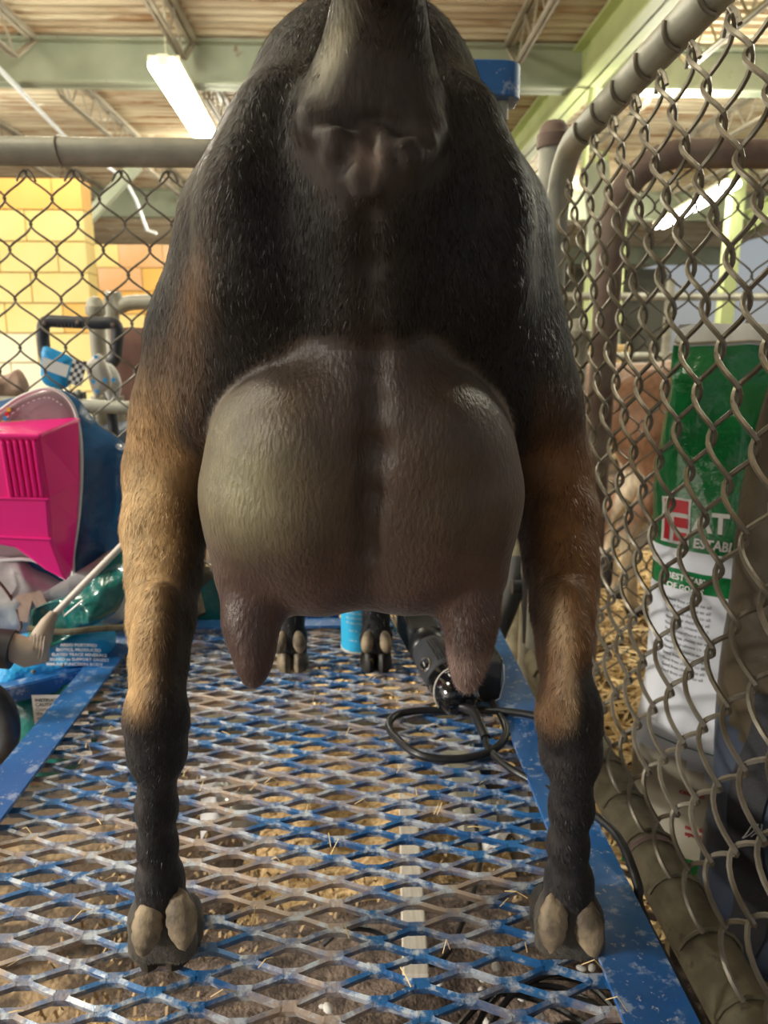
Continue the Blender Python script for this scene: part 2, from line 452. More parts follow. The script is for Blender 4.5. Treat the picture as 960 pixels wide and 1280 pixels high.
def smooth_np(P, Q, it=3, lam=0.5):
    n = len(P)
    E = np.concatenate([Q[:, [0, 1]], Q[:, [1, 2]], Q[:, [2, 3]], Q[:, [3, 0]]]); E = np.concatenate([E, E[:, ::-1]])
    deg = np.bincount(E[:, 0], minlength=n)[:, None]
    for _ in range(it):
        for L in (lam, -lam * 1.04):
            S = np.stack([np.bincount(E[:, 0], weights=P[E[:, 1], a], minlength=n) for a in range(3)], 1) / np.maximum(deg, 1)
            P = P + L * (S - P)
    return P
def vnormals(P, Q):
    fn = np.cross(P[Q[:, 2]] - P[Q[:, 0]], P[Q[:, 3]] - P[Q[:, 1]])
    N = np.zeros_like(P)
    for k in range(4):
        for a in range(3): N[:, a] += np.bincount(Q[:, k], weights=fn[:, a], minlength=len(P))
    return N / np.maximum(np.linalg.norm(N, axis=1, keepdims=True), 1e-12)

def E(px, py, Y, rpx):
    p = at(px, py, Y); return np.array(p), rpx * mpp(p)
def chain(lst, k=0.02, sc=(1, 1, 1)):
    pr = [(E(*q[:4])) for q in lst]
    return [(pr[i][0], pr[i + 1][0], pr[i][1], pr[i + 1][1], k, sc, 'add') for i in range(len(pr) - 1)]

XC = float(at(462, 300, 0.45).x)
body = []
# trunk and neck
A = np.array
body += [(A((XC, .57, .870)), A((XC, .80, .845)), .115, .145, .03, (1, 1, 1), 'add'), (A((XC, .56, .905)), A((XC, .72, .905)), .092, .085, .05, (1, 1, 1), 'add'),
         (A((XC, .80, .845)), A((XC, 1.00, .83)), .145, .128, .03, (1, 1, 1), 'add'),
         (A((XC, .98, .86)), A((XC, 1.10, 1.06)), .085, .055, .05, (1, 1, 1), 'add'),
         (A((XC, 1.08, 1.09)), A((XC, 1.17, 1.045)), .050, .034, .03, (1, 1, 1), 'add'),
         (A((XC, 1.16, 1.045)), A((XC, 1.20, 1.03)), .032, .022, .02, (1, 1, 1), 'add')]
for s_ in (-1, 1):
    body.append((A((XC + s_ * .045, 1.085, 1.11)), A((XC + s_ * .10, 1.08, 1.075)), .016, .012, .01, (1, .5, 1), 'add'))
# hind legs
legL = [(336, 306, .52, 116), (280, 430, .545, 86), (243, 520, .56, 68), (215, 590, .555, 54), (206, 660, .53, 48), (205, 720, .505, 41), (202, 775, .48, 36), (199, 830, .462, 31),
        (195, 890, .450, 33), (197, 945, .457, 27), (196, 1010, .468, 22), (197, 1055, .475, 21), (200, 1100, .48, 26), (203, 1140, .485, 31), (204, 1165, .495, 30)]
legR = [(574, 306, .52, 116), (615, 430, .545, 84), (652, 510, .56, 66), (682, 590, .555, 53), (697, 650, .53, 47), (701, 705, .505, 41), (703, 765, .48, 34), (704, 815, .462, 28),
        (711, 885, .450, 35), (715, 945, .457, 30), (714, 1010, .468, 24), (710, 1055, .475, 22), (711, 1100, .48, 26), (711, 1140, .485, 33), (711, 1165, .495, 33)]
body += chain(legL[:4], .025) + chain(legL[3:8], .015) + chain(legL[7:], .012)
body += chain(legR[:4], .025) + chain(legR[3:8], .015) + chain(legR[7:], .012)
for sx, L in ((1, legL), (-1, legR)):
    # point of hock, tendon, stifle muscle
    hx = L[8][0]
    body += chain([(hx + 3 * sx, 872, .432, 15), (hx + 1 * sx, 800, .448, 12), (hx + 3 * sx, 740, .462, 12)], .02)
    body += chain([(hx - 14, 905, .455, 20), (hx - 12, 935, .462, 18)], .015) + chain([(hx + 14, 905, .455, 20), (hx + 12, 935, .462, 18)], .015)
    body += chain([(L[13][0] - 20, 1150, .482, 19), (L[13][0] - 22, 1180, .49, 20)], .012) + chain([(L[13][0] + 20, 1150, .482, 19), (L[13][0] + 24, 1180, .49, 20)], .012)
    body += chain([(L[1][0] + 8 * sx, 470, .62, 62), (L[3][0] + 14 * sx, 560, .60, 46)], .025)
# rump: pin bones, hips, croup
body += chain([(412, 128, .52, 88), (385, 215, .50, 92)], .03)
body += chain([(505, 130, .52, 86), (524, 215, .50, 87)], .03)
body += chain([(414, 112, .505, 62), (434, 98, .51, 66), (486, 98, .51, 66), (498, 112, .505, 60)], .03)
body += chain([(398, 128, .49, 54), (366, 186, .485, 56), (340, 250, .48, 68)], .03) + chain([(514, 128, .49, 52), (542, 186, .485, 54), (570, 250, .48, 62)], .03)
body += chain([(345, 145, .450, 30), (315, 250, .445, 38), (305, 350, .45, 44)], .035)
body += chain([(580, 145, .450, 28), (600, 250, .445, 34), (612, 350, .45, 40)], .035)
body += chain([(395, 330, .475, 78), (455, 340, .48, 70), (520, 330, .475, 78)], .05)
body += chain([(340, 420, .50, 80), (290, 500, .51, 60)], .04) + chain([(570, 410, .50, 78), (628, 490, .51, 58)], .04)
# grooves beside the tail and down the seat
body += [(*E(352, 90, .415, 0)[:1], E(362, 235, .408, 0)[0], .010, .012, .035, (1, 1, 1), 'sub'),
         (*E(572, 70, .415, 0)[:1], E(590, 235, .408, 0)[0], .010, .012, .035, (1, 1, 1), 'sub')]
# tail head, perineum and tail
tail = chain([(462, 190, .440, 72), (466, 130, .435, 68), (470, 70, .43, 52), (474, 10, .415, 44), (478, -70, .385, 38), (480, -140, .35, 22)], .02, (1, .8, 1))
body += chain([(425, 165, .425, 40), (430, 225, .43, 44)], .03) + chain([(505, 165, .425, 38), (500, 225, .43, 44)], .03)
body += tail
body += chain([(420, 190, .400, 12), (445, 245, .408, 14)], .02) + chain([(512, 195, .400, 12), (485, 245, .408, 14)], .02)
body += chain([(438, 300, .425, 24), (440, 390, .432, 22)], .03) + chain([(482, 300, .425, 24), (480, 390, .432, 22)], .03)
# shoulders and front legs
YFF = [float(atz(363, 842, ZP).y), float(atz(471, 842, ZP).y)]
XF = [float(atz(363, 850, ZP).x), float(atz(471, 850, ZP).x)]
for i, x in enumerate(XF):
    s_ = -1 if i == 0 else 1
    dyf = YFF[i] - .948
    nb = len(body)
    body += [(A((x + .0, .92, .76)), A((x, .95, .63)), .055, .036, .04, (1, 1.3, 1), 'add'),
             (A((x, .95, .63)), A((x, .955, .53)), .034, .024, .02, (1, 1.1, 1), 'add'),
             (A((x, .955, .53)), A((x, .96, .50)), .025, .0225, .01, (1, 1, 1), 'add'),
             (A((x, .96, .50)), A((x, .962, .435)), .0195, .0175, .01, (1, 1, 1), 'add'),
             (A((x, .962, .435)), A((x, .955, .405)), .0180, .0215, .01, (1, 1, 1), 'add'),
             (A((x - .009, .955, .405)), A((x - .009, .97, .378)), .013, .0125, .008, (1, 1, 1), 'add'),
             (A((x + .009, .955, .405)), A((x + .009, .97, .378)), .013, .0125, .008, (1, 1, 1), 'add')]
    for q in range(nb, len(body)):
        body[q][0][1] += dyf; body[q][1][1] += dyf
# udder (two halves) and teats
udder = [(*E(388, 582, .478, 0)[:1], E(378, 618, .478, 0)[0], 128 * mpp(at(400, 600, .485)), 126 * mpp(at(400, 600, .485)), .006, (1, .95, 1.0), 'add'),
         (*E(520, 580, .478, 0)[:1], E(530, 618, .478, 0)[0], 124 * mpp(at(500, 600, .485)), 123 * mpp(at(500, 600, .485)), .007, (1, .95, 1.0), 'add')]
udder += chain([(385, 535, .452, 72), (440, 498, .452, 58), (490, 498, .452, 58), (530, 532, .452, 70)], .02)
udder += chain([(446, 450, .458, 36), (480, 450, .458, 36)], .03)
udder += chain([(335, 700, .475, 52), (400, 712, .465, 38), (510, 712, .465, 38), (568, 700, .475, 50)], .03)
teatL = chain([(318, 735, .462, 42), (313, 778, .450, 29), (317, 812, .442, 19), (317, 838, .437, 10), (317, 850, .436, 6)], .016)
teatR = chain([(588, 730, .462, 40), (589, 775, .450, 28), (586, 812, .442, 19), (584, 842, .437, 11), (583, 856, .436, 7)], .016)

def surf(f, px, py, y0=.30, y1=.60):
    d = ray(px, py)
    for t in np.arange(y0, y1, .0008):
        p = np.array(CAMC + d * (t / d.y)); i = np.round((p - f.lo) / f.h).astype(int)
        if (i >= 0).all() and (i < f.n).all() and f.v[tuple(i)] < 0: return p
    return np.array(at(px, py, .45))
def stroke(f, pts, k, op):
    """fold or crease following the surface: pts = (px, py, radius m, how far outwards m)"""
    Pn = []
    for (px, py, r, o) in pts:
        p = surf(f, px, py); d = np.array(ray(px, py)); d /= np.linalg.norm(d); Pn.append((p - d * o, r))
    for a_, b_ in zip(Pn[:-1], Pn[1:]): f.prim(a_[0], b_[0], a_[1], b_[1], k, (1, 1, 1), op)
def build_field(h, groups, lo, hi):
    f = Field(lo, hi, h)
    for g in groups:
        for p in g: f.prim(p[0], p[1], p[2], p[3], p[4], p[5], p[6])
    return f
H = 0.0029
fld = build_field(H, [body, udder, teatL, teatR], (-.24, .30, .36), (.24, 1.25, 1.17))
# under-tail fold, lips, cleft
stroke(fld, [(384, 146, .005, .000), (392, 158, .0045, -.001), (420, 160, .003, -.002)], .010, 'add')
stroke(fld, [(546, 166, .004, .000), (530, 182, .003, -.001), (505, 192, .003, -.001)], .010, 'add')
stroke(fld, [(398, 152, .0012, .001), (430, 150, .002, .000), (466, 158, .003, .000), (500, 156, .002, .000), (530, 166, .0010, .001)], .008, 'sub')
stroke(fld, [(455, 172, .0045, .001), (466, 170, .004, .002), (477, 173, .0045, .001)], .005, 'add')
stroke(fld, [(440, 176, .003, .000), (420, 170, .0025, .000), (400, 168, .002, .0)], .006, 'add')
stroke(fld, [(452, 190, .0052, .001), (450, 222, .0058, .003), (452, 243, .0048, .005)], .005, 'add')
stroke(fld, [(476, 186, .0055, .002), (474, 212, .0052, .003), (466, 240, .0040, .003)], .005, 'add')
stroke(fld, [(465, 180, .0020, .0005), (463, 205, .0022, .0005), (461, 226, .0018, .0005), (462, 244, .0014, .001)], .003, 'sub')
stroke(fld, [(466, 166, .0022, .0005), (466, 180, .0020, .0005)], .003, 'sub')
stroke(fld, [(496, 198, .0018, .0005), (515, 186, .0016, .0005), (537, 178, .0014, .0005)], .004, 'sub')
stroke(fld, [(404, 198, .0016, .0005), (418, 210, .0016, .0005), (432, 205, .0014, .0005)], .005, 'sub')
stroke(fld, [(460, 262, .001, .001), (460, 330, .0015, .001), (462, 400, .001, .001)], .012, 'sub')
# middle groove of the udder and the creases where it meets the thighs
stroke(fld, [(472, 418, .001, .001), (470, 450, .0022, .001), (468, 500, .0034, .001), (466, 560, .0034, .0015), (463, 620, .0024, .002), (460, 690, .0012, .003)], .012, 'sub')
P, Q = fld.mesh(); del fld
P = smooth_np(P, Q, 2)
N = vnormals(P, Q)

def sd(P, prims):
    v = np.full(len(P), 9.0)
    T = Field.__new__(Field)
    for p in prims:
        if p[6] == 'add':
            d = Field._d(T, (P[:, 0], P[:, 1], P[:, 2]), p[0], p[1], p[2], p[3], p[5]); v = np.minimum(v, d)
    return v
dB = sd(P, body); dU = sd(P, udder); dTL = sd(P, teatL[1:]); dTR = sd(P, teatR[1:])
lab = np.zeros(len(P), int)
lab[(dU < dB)] = 1
uB = at(460, 395, .43).z
lab[(lab == 1) & (P[:, 2] > uB)] = 0
lab[(dTL < np.minimum(dU, dB)) ] = 2
lab[(dTR < np.minimum(dU, dB)) ] = 3
flab = np.sort(lab[Q], axis=1)[:, 1]

# coat colour painted per vertex: markings, plus painted light on udder and legs
PU, PV = proj_np(np.stack([P[:, 0], np.full(len(P), .47), P[:, 2]], 1))
def ss(x, a, b):
    t = np.clip((x - a) / (b - a), 0, 1); return t * t * (3 - 2 * t)
def wob(P, f, seed):
    r = np.random.RandomState(seed); o = 0
    for i in range(6):
        k = r.normal(size=3) * f * (1 + .5 * i); k[2] *= .55; o = o + np.sin(P @ k + r.uniform(0, 6.28)) / (1 + .5 * i)
    return o / 3
def coat_colour(P, PU, PV, lab):
    n1 = wob(P, 30, 1); n2 = wob(P, 90, 2); n3 = wob(P, 220, 5)
    C = np.zeros((len(P), 3)); C[:] = (.013, .011, .010)
    def lay(col, w):
        nonlocal C
        w = np.clip(w, 0, 1)[:, None]; C = C * (1 - w) + np.array(col) * w
    front = ss(P[:, 1], .72, .60)
    # greyer, browner hair over the top of the rump
    lay((.060, .050, .040), ss(PV, 330, 60) * .8 * (0.8 + .3 * n1))
    lay((.120, .085, .058), ss(PV, 420, 250) * ss(PU, 330, 260) * ss(PV, 60, 150) * .65 * (0.8 + .4 * n2))
    lay((.045, .040, .030), ss(PV, 300, 100) * ss(PU, 560, 600) * .6)
    # left haunch: brown streak widening to ginger gaskin
    cx = 262 - (PV - 300) * .30; wd = 26 + ss(PV, 300, 520) * 14
    lay((.17, .085, .034), np.exp(-((PU - cx) / wd) ** 2) * ss(PV, 270, 360) * ss(PV, 640, 500) * (.8 + .4 * n2))
    lay((.10, .055, .026), ss(PU, 262, 225) * ss(PV, 380, 470) * ss(PV, 850, 800) * .9)
    lay((.46, .27, .115), ss(PU, 232 + 8 * n2, 186 + 8 * n2) * ss(PV, 440, 560) * ss(PV, 905, 840) * (.85 + .25 * n1))
    lay((.66, .45, .22), ss(PU, 205, 172) * ss(PV, 560, 640) * ss(PV, 880, 820) * .7)
    lay((.56, .37, .18), np.exp(-((PU - 200) / 16) ** 2) * ss(PV, 660, 720) * ss(PV, 850, 800) * .6)
    lay((.032, .026, .022), ss(PU, 205, 232) * ss(PV, 600, 720) * ss(PU, 262, 256) * .75)
    # dark patch at the level of the stifle
    lay((.030, .030, .034), np.exp(-((PU - 216) / 20) ** 2 - ((PV - 545) / 26) ** 2) * .7)
    # right haunch: ginger brown below, lighter inner streak
    lay((.080, .040, .018), ss(PU, 655, 690) * ss(PV, 430, 520) * ss(PV, 850, 800) * (.9 + .3 * n2))
    lay((.23, .105, .036), ss(PU, 672 + 8 * n2, 712 + 8 * n2) * ss(PV, 520, 620) * ss(PV, 830, 770) * (.9 + .3 * n1))
    lay((.40, .27, .15), np.exp(-((PU - (690 + (PV - 780) * -.04)) / 13) ** 2) * ss(PV, 700, 770) * ss(PV, 905, 850) * (.85 + .3 * n2))
    lay((.24, .13, .06), ss(PU, 690, 676) * ss(PV, 760, 800) * ss(PV, 930, 880) * ss(PU, 560, 600) * .7)
    lay((.016, .015, .016), ss(PU, 695, 712) * ss(PV, 790, 830) * .95)
    # stockings
    dk = np.maximum(ss(PV, 835, 890) * ss(PU, 450, 440), ss(PV, 860, 915) * ss(PU, 440, 450))
    lay((.013, .012, .013), dk)
    lay((.085, .068, .062), dk * np.clip(.25 + .45 * n2 + .3 * n3, 0, 1) * ss(PU, 200, 176) * ss(PU, 440, 430))  # light on the leg's left side painted as speckled grey hair
    lay((.060, .050, .048), dk * np.clip(.25 + .45 * n2 + .3 * n3, 0, .8) * ss(PU, 725, 695) * ss(PU, 640, 650))  # same painted light on the left side of the right leg
    lay((.20, .17, .12), ss(PV, 1125, 1165) * .4 * ss(P[:, 1], .6, .55))
    # bare skin round the tail and below it
    u = (PU - 462) / 105; v = (PV - 190) / 115
    lay((.048, .035, .028), ss(np.sqrt(u * u + v * v), 1.05, .65) * .9)
    lay((.050, .036, .029), ss(PV, 100, 60) * ss(np.abs(PU - 470), 75, 50) * .9)
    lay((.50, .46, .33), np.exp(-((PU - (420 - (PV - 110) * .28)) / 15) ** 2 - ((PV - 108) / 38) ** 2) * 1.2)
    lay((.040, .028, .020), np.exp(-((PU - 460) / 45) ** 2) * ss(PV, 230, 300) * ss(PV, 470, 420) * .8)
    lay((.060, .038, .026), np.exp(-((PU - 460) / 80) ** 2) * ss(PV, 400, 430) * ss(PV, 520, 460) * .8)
    vul = np.exp(-((PU - 460) / 16) ** 2 - ((PV - 238) / 22) ** 2); lay((.30, .22, .18), vul * .8)
    # front half of the animal
    lay((.045, .030, .022), ss(P[:, 1], .62, .80) * ss(P[:, 2], .55, .62))
    # udder skin
    U = np.zeros((len(P), 3)); U[:] = (.080, .050, .034)
    def layu(col, w):
        nonlocal U
        w = np.clip(w, 0, 1)[:, None]; U = U * (1 - w) + np.array(col) * w
    layu((.33, .29, .165), np.exp(-((PU - 312) / 66) ** 2 - ((PV - 590) / 78) ** 2) * .9)  # highlight painted into the skin colour of the left half
    layu((.085, .062, .034), np.exp(-((PU - 575) / 60) ** 2 - ((PV - 560) / 90) ** 2) * .5)
    layu((.100, .055, .043), ss(PV, 640, 715) * .8)
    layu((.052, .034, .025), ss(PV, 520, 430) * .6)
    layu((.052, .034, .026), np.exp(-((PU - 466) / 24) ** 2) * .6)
    layu((.085, .046, .038), (lab == 2).astype(float) * .85)
    layu((.27, .185, .155), (lab == 3) * ss(PV, 775, 800) * .8)
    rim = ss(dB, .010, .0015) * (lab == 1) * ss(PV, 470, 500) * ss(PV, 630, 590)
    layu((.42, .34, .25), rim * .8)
    U *= (1 + .10 * n2 + .08 * n3)[:, None]
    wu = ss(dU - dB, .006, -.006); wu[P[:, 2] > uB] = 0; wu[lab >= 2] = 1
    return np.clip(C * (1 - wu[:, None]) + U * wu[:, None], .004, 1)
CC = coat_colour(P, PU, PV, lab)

def hair_blades(P, N, Q, C, sel, count, length, width, lift, seed, smin=1.0, tone=(.7, 1.5)):
    r = np.random.RandomState(seed)
    q = Q[sel]
    if len(q) == 0: return None
    c = P[q].mean(1)
    ar = np.linalg.norm(np.cross(P[q[:, 2]] - P[q[:, 0]], P[q[:, 3]] - P[q[:, 1]]), axis=1)
    ff = (N[q].mean(1) * (np.array(CAMC) - c)).sum(1) / np.linalg.norm(np.array(CAMC) - c, axis=1)
    ar = ar * np.where(ff > -.35, 1, .12)
    pick = r.choice(len(q), count, p=ar / ar.sum())
    w = r.dirichlet((1, 1, 1, 1), count)
    root = (P[q[pick]] * w[:, :, None]).sum(1); nn = (N[q[pick]] * w[:, :, None]).sum(1); nn /= np.linalg.norm(nn, axis=1, keepdims=True)
    col = (C[q[pick]] * w[:, :, None]).sum(1)
    g = np.zeros_like(root); g[:, 2] = -1; g[:, 0] = 0.15 * np.sign(root[:, 0] - XC); g += r.normal(size=g.shape) * .22
    g += .35 * np.stack([wob(root, 25, 11), wob(root, 25, 12), 0 * root[:, 0]], 1)
    t = g - nn * (g * nn).sum(1, keepdims=True); t /= np.maximum(np.linalg.norm(t, axis=1, keepdims=True), 1e-6)
    L = (length(root) if callable(length) else length) * r.uniform(.55, 1.25, count)[:, None]
    side = np.cross(t, nn); wd = width * r.uniform(.6, 1.4, count)[:, None]
    root = root - nn * .0006
    m = root + t * L * .55 + nn * L * lift
    tip = root + t * L + nn * L * lift * r.uniform(.9, 2.0, count)[:, None] * 1.1
    V = np.stack([root - side * wd / 2, root + side * wd / 2, m + side * wd * .42, m - side * wd * .42, tip], 1).reshape(-1, 3)
    k = r.uniform(tone[0], tone[1], count)[:, None]
    k = np.where(r.uniform(size=(count, 1)) < .04, k * 1.5, k)
    hc = np.clip(col * k + np.where(r.uniform(size=(count, 1)) < .025, .03, 0), 0, 1)
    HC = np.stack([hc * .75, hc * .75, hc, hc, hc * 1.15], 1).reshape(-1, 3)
    hn = nn * .75 + (nn * .0 + r.normal(size=nn.shape) * .35); hn /= np.linalg.norm(hn, axis=1, keepdims=True)
    HN = np.repeat(hn, 5, axis=0)
    b = np.arange(count)[:, None] * 5
    return V, HN, HC, b + np.array([[0, 1, 2, 3]]), b + np.array([[3, 2, 4]])

def np_mesh(name, V, NN, C, quads, tris, qm, tm, mats, parent):
    nl = quads.size + tris.size; npol = len(quads) + len(tris)
    me = bpy.data.meshes.new(name)
    me.vertices.add(len(V)); me.vertices.foreach_set('co', (V - np.array(world_loc(parent))).astype(np.float32).ravel())
    me.loops.add(nl); me.loops.foreach_set('vertex_index', np.concatenate([quads.ravel(), tris.ravel()]).astype(np.int32))
    me.polygons.add(npol)
    st = np.concatenate([np.arange(len(quads)) * 4, quads.size + np.arange(len(tris)) * 3]).astype(np.int32)
    me.polygons.foreach_set('loop_start', st)
    me.polygons.foreach_set('material_index', np.concatenate([qm, tm]).astype(np.int32))
    me.polygons.foreach_set('use_smooth', np.ones(npol, bool))
    for m in mats: me.materials.append(m)
    me.update(calc_edges=True)
    a = me.color_attributes.new('coat', 'FLOAT_COLOR', 'POINT')
    a.data.foreach_set('color', np.concatenate([C, np.ones((len(C), 1))], 1).astype(np.float32).ravel())
    me.normals_split_custom_set_from_vertices([tuple(x) for x in NN])
    o = bpy.data.objects.new(name, me); COL.objects.link(o); o.parent = parent
    return o

def sub_mesh(fsel):
    q = Q[fsel]; used, inv = np.unique(q.ravel(), return_inverse=True)
    return used, inv.reshape(q.shape)
goat = thing('goat', (XC, .5, ZP), 'black and tan dairy goat with a huge full udder, rump turned to the viewer', 'goat')
def goat_part(name, fsel, skin, parent, hairs):
    used, q = sub_mesh(fsel)
    V = [P[used]]; NN = [N[used]]; C = [CC[used]]; quads = [q]; tris = []; off = len(used)
    for h in hairs:
        if h is None: continue
        hv, hn, hc, hq, ht = h
        V.append(hv); NN.append(hn); C.append(hc); quads.append(hq + off); tris.append(ht + off); off += len(hv)
    nq = len(q); quads = np.concatenate(quads); tris = np.concatenate(tris) if tris else np.zeros((0, 3), int)
    qm = np.ones(len(quads), int); qm[:nq] = 0
    return np_mesh(name, np.concatenate(V), np.concatenate(NN), np.concatenate(C), quads, tris, qm, np.ones(len(tris), int), [skin, M['fur']], parent)
cz = P[Q].mean(1)
cu, cv = proj_np(np.stack([cz[:, 0], np.full(len(cz), .47), cz[:, 2]], 1))
rear = cz[:, 1] < .64
bare = (((cu - 462) / 82) ** 2 + ((cv - 190) / 85) ** 2 < 1) & (cz[:, 1] < .45)
def hlen(root):
    z = root[:, 2:3]; return np.where(z < .60, .0068, .0075) - np.where(z < .46, .001, 0)
b_rear = (flab == 0) & rear & ~bare
b_fore = (flab == 0) & ~rear
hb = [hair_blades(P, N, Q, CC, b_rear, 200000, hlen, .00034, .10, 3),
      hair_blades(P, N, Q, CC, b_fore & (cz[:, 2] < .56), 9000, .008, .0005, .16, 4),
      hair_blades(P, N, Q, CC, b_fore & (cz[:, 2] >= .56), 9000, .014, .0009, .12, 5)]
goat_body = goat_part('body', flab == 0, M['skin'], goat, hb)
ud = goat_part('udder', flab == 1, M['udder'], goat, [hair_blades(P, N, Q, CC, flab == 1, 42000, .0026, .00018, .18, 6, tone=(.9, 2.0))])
ud['label'] = 'round brown udder with a deep middle groove'
for i, nm in ((2, 7), (3, 8)):
    t_ = goat_part('teat', flab == i, M['udder'], ud, [hair_blades(P, N, Q, CC, flab == i, 2600 if i == 3 else 1200, .005 if i == 3 else .003, .00025, .25, nm, tone=(1, 1.8))])
    t_['label'] = 'smooth dark left teat' if i == 2 else 'paler hairy right teat'

# hooves and dewclaws
def claw(mb, x, y, w, l, h, z0=ZP, turn=0.0):
    """a cloven half: heel bulb towards -Y, toe towards +Y"""
    prof = []
    n = 16
    for j, (t, sc_, oy) in enumerate(((0, 1.0, 0), (.25, 1.03, 0), (.55, .95, .0), (.85, .80, -.002), (1.0, .55, -.003))):
        for k in range(n):
            a = 2 * math.pi * k / n
            cx, cy = math.cos(a), math.sin(a)
            px_ = cx * w * sc_ * (1 - .45 * max(cy, 0)); py_ = cy * l * (sc_ if cy < 0 else sc_ * (1 - .35 * t)) + oy
            prof.append((x + px_ * math.cos(turn) - py_ * math.sin(turn), y + px_ * math.sin(turn) + py_ * math.cos(turn), z0 + t * h))
    Fc = [(j * n + k, j * n + (k + 1) % n, (j + 1) * n + (k + 1) % n, (j + 1) * n + k) for j in range(4) for k in range(n)]
    Fc.append(tuple(range(n))[::-1]); Fc.append(tuple(4 * n + k for k in range(n)))
    mb.add(prof, Fc)
fl = at(204, 1170, .50); fr = at(711, 1170, .50)
for (c, lab_) in ((fl, 'hind left'), (fr, 'hind right')):
    for s_ in (-1, 1):
        mb = MB(); claw(mb, c.x + s_ * .0125, .520, .0135, .035, .032, ZP, -s_ * .10)
        put('hoof', mb, M['hoof'], goat)
for (dx, dy, sx) in ((184, 1160, -1), (227, 1152, 1), (691, 1156, -1), (736, 1162, 1)):
    c = at(dx, dy, .463)
    mb = MB()
    R = Matrix.Rotation(.16 * sx * -1, 3, 'Y') @ Matrix.Rotation(-.34, 3, 'X')
    for jv in range(15):
        t_ = jv / 14; ww = max(0, math.sin(math.pi * t_)) ** .5
        wv = (.0122 * (1 - .22 * t_) + .0006 * math.sin(t_ * 31)) * ww
        for kv in range(18):
            aa = 2 * math.pi * kv / 18
            mb.v.append(tuple(Vector(c) + R @ Vector((math.cos(aa) * wv * 1.0, math.sin(aa) * wv * .80, -.019 + .042 * t_ + .0015 * math.cos(aa * 2)))))
    mb.f = [(jv * 18 + kv, jv * 18 + (kv + 1) % 18, (jv + 1) * 18 + (kv + 1) % 18, (jv + 1) * 18 + kv) for jv in range(14) for kv in range(18)] + [tuple(range(18))[::-1]]
    mb.m = [0] * len(mb.f)
    put('dewclaw', mb, M['dew'], goat)['label'] = 'pale worn dewclaw'
for i, x in enumerate(XF):
    for s_ in (-1, 1):
        mb = MB(); claw(mb, x + s_ * .0115, .975 + YFF[i] - .948, .0122, .026, .030, ZP, -s_ * .08)
        put('hoof', mb, M['hoof_tan'] if i == 0 else M['hoof'], goat)
        mb = MB()
        R = Matrix.Rotation(-.15 * s_, 3, 'Y') @ Matrix.Rotation(-.30, 3, 'X')
        mb.ell((x + s_ * .0130, .936 + YFF[i] - .948, .404), (.0092, .008, .0165), R, 14, 10)
        put('dewclaw', mb, M['dew'], goat)['label'] = 'pale worn dewclaw'
for s_ in (-1, 1):
    mb = MB(); mb.ell((XC + s_ * .043, 1.135, 1.082), (.008, .010, .010))
    put('eye', mb, M['black_gloss'], goat)

# ------------------------------------------------------------------ roof, beams, lamps, walls, floor
def grid_obj(name, fn, nu, nv, mats, parent=None, loc=None, mi=None, smooth=True, sharp=60):
    mb = MB()
    V = [fn(i / nu, j / nv) for j in range(nv + 1) for i in range(nu + 1)]
    Fc = [(j * (nu + 1) + i, j * (nu + 1) + i + 1, (j + 1) * (nu + 1) + i + 1, (j + 1) * (nu + 1) + i) for j in range(nv) for i in range(nu)]
    mb.add(V, Fc)
    if mi: mb.m = [mi((i + .5) / nu, (j + .5) / nv) for j in range(nv) for i in range(nu)]
    return put(name, mb, mats, parent, loc, smooth, sharp)

ZD = float(at(480, 56, 8.0).z)
mb = MB()
ys = []
y = -3.0
while y < 30:
    ys += [(y, 0), (y + .045, 0), (y + .065, .038), (y + .13, .038)]; y += .15
V = []; Fc = []
for (yy, zz) in ys: V += [(-9, yy, ZD + zz), (11, yy, ZD + zz)]
for i in range(len(ys) - 1): Fc.append((2 * i, 2 * i + 1, 2 * i + 3, 2 * i + 2))
mb.add(V, Fc)
mb.box((1, 13.5, ZD + .2), (20, 33, .02))
roof = put('ceiling', mb, M['roofdeck'], None, (0, 0, ZD), smooth=False); tag(roof, kind='structure')

def ibeam(mb, a, b, zb, h, w):
    a = Vector((a[0], a[1], 0)); b = Vector((b[0], b[1], 0))
    up = Vector((0, 0, 1))
    mb.bar(a + up * (zb + .012), b + up * (zb + .012), w, .024)
    mb.bar(a + up * (zb + h - .012), b + up * (zb + h - .012), w, .024)
    mb.bar(a + up * (zb + h / 2), b + up * (zb + h / 2), .02, h)
for y, zb in ((8.0, float(at(480, 112, 8.0).z)), (15.0, ZD - .5), (23.0, ZD - .5)):
    mb = MB(); ibeam(mb, (-9, y), (11, y), zb, ZD - zb - .005, .22)
    tag(put('roof_beam', mb, M['beam'], None, (0, y, zb), smooth=False), kind='structure')
mb = MB(); ibeam(mb, (2.25, 2.0), (2.25, 15), ZD - .42, .40, .22)
tag(put('roof_beam', mb, M['beam_green'], None, (2.2, 8, ZD - .4), smooth=False), kind='structure')
mb = MB(); ibeam(mb, (4.6, 3.0), (7.6, 15), ZD - .75, .40, .22)
tag(put('roof_beam', mb, M['beam_green'], None, (5.0, 8, ZD - .4), smooth=False), kind='structure')
jz0, jz1 = ZD - .33, ZD - .02
jm = {}
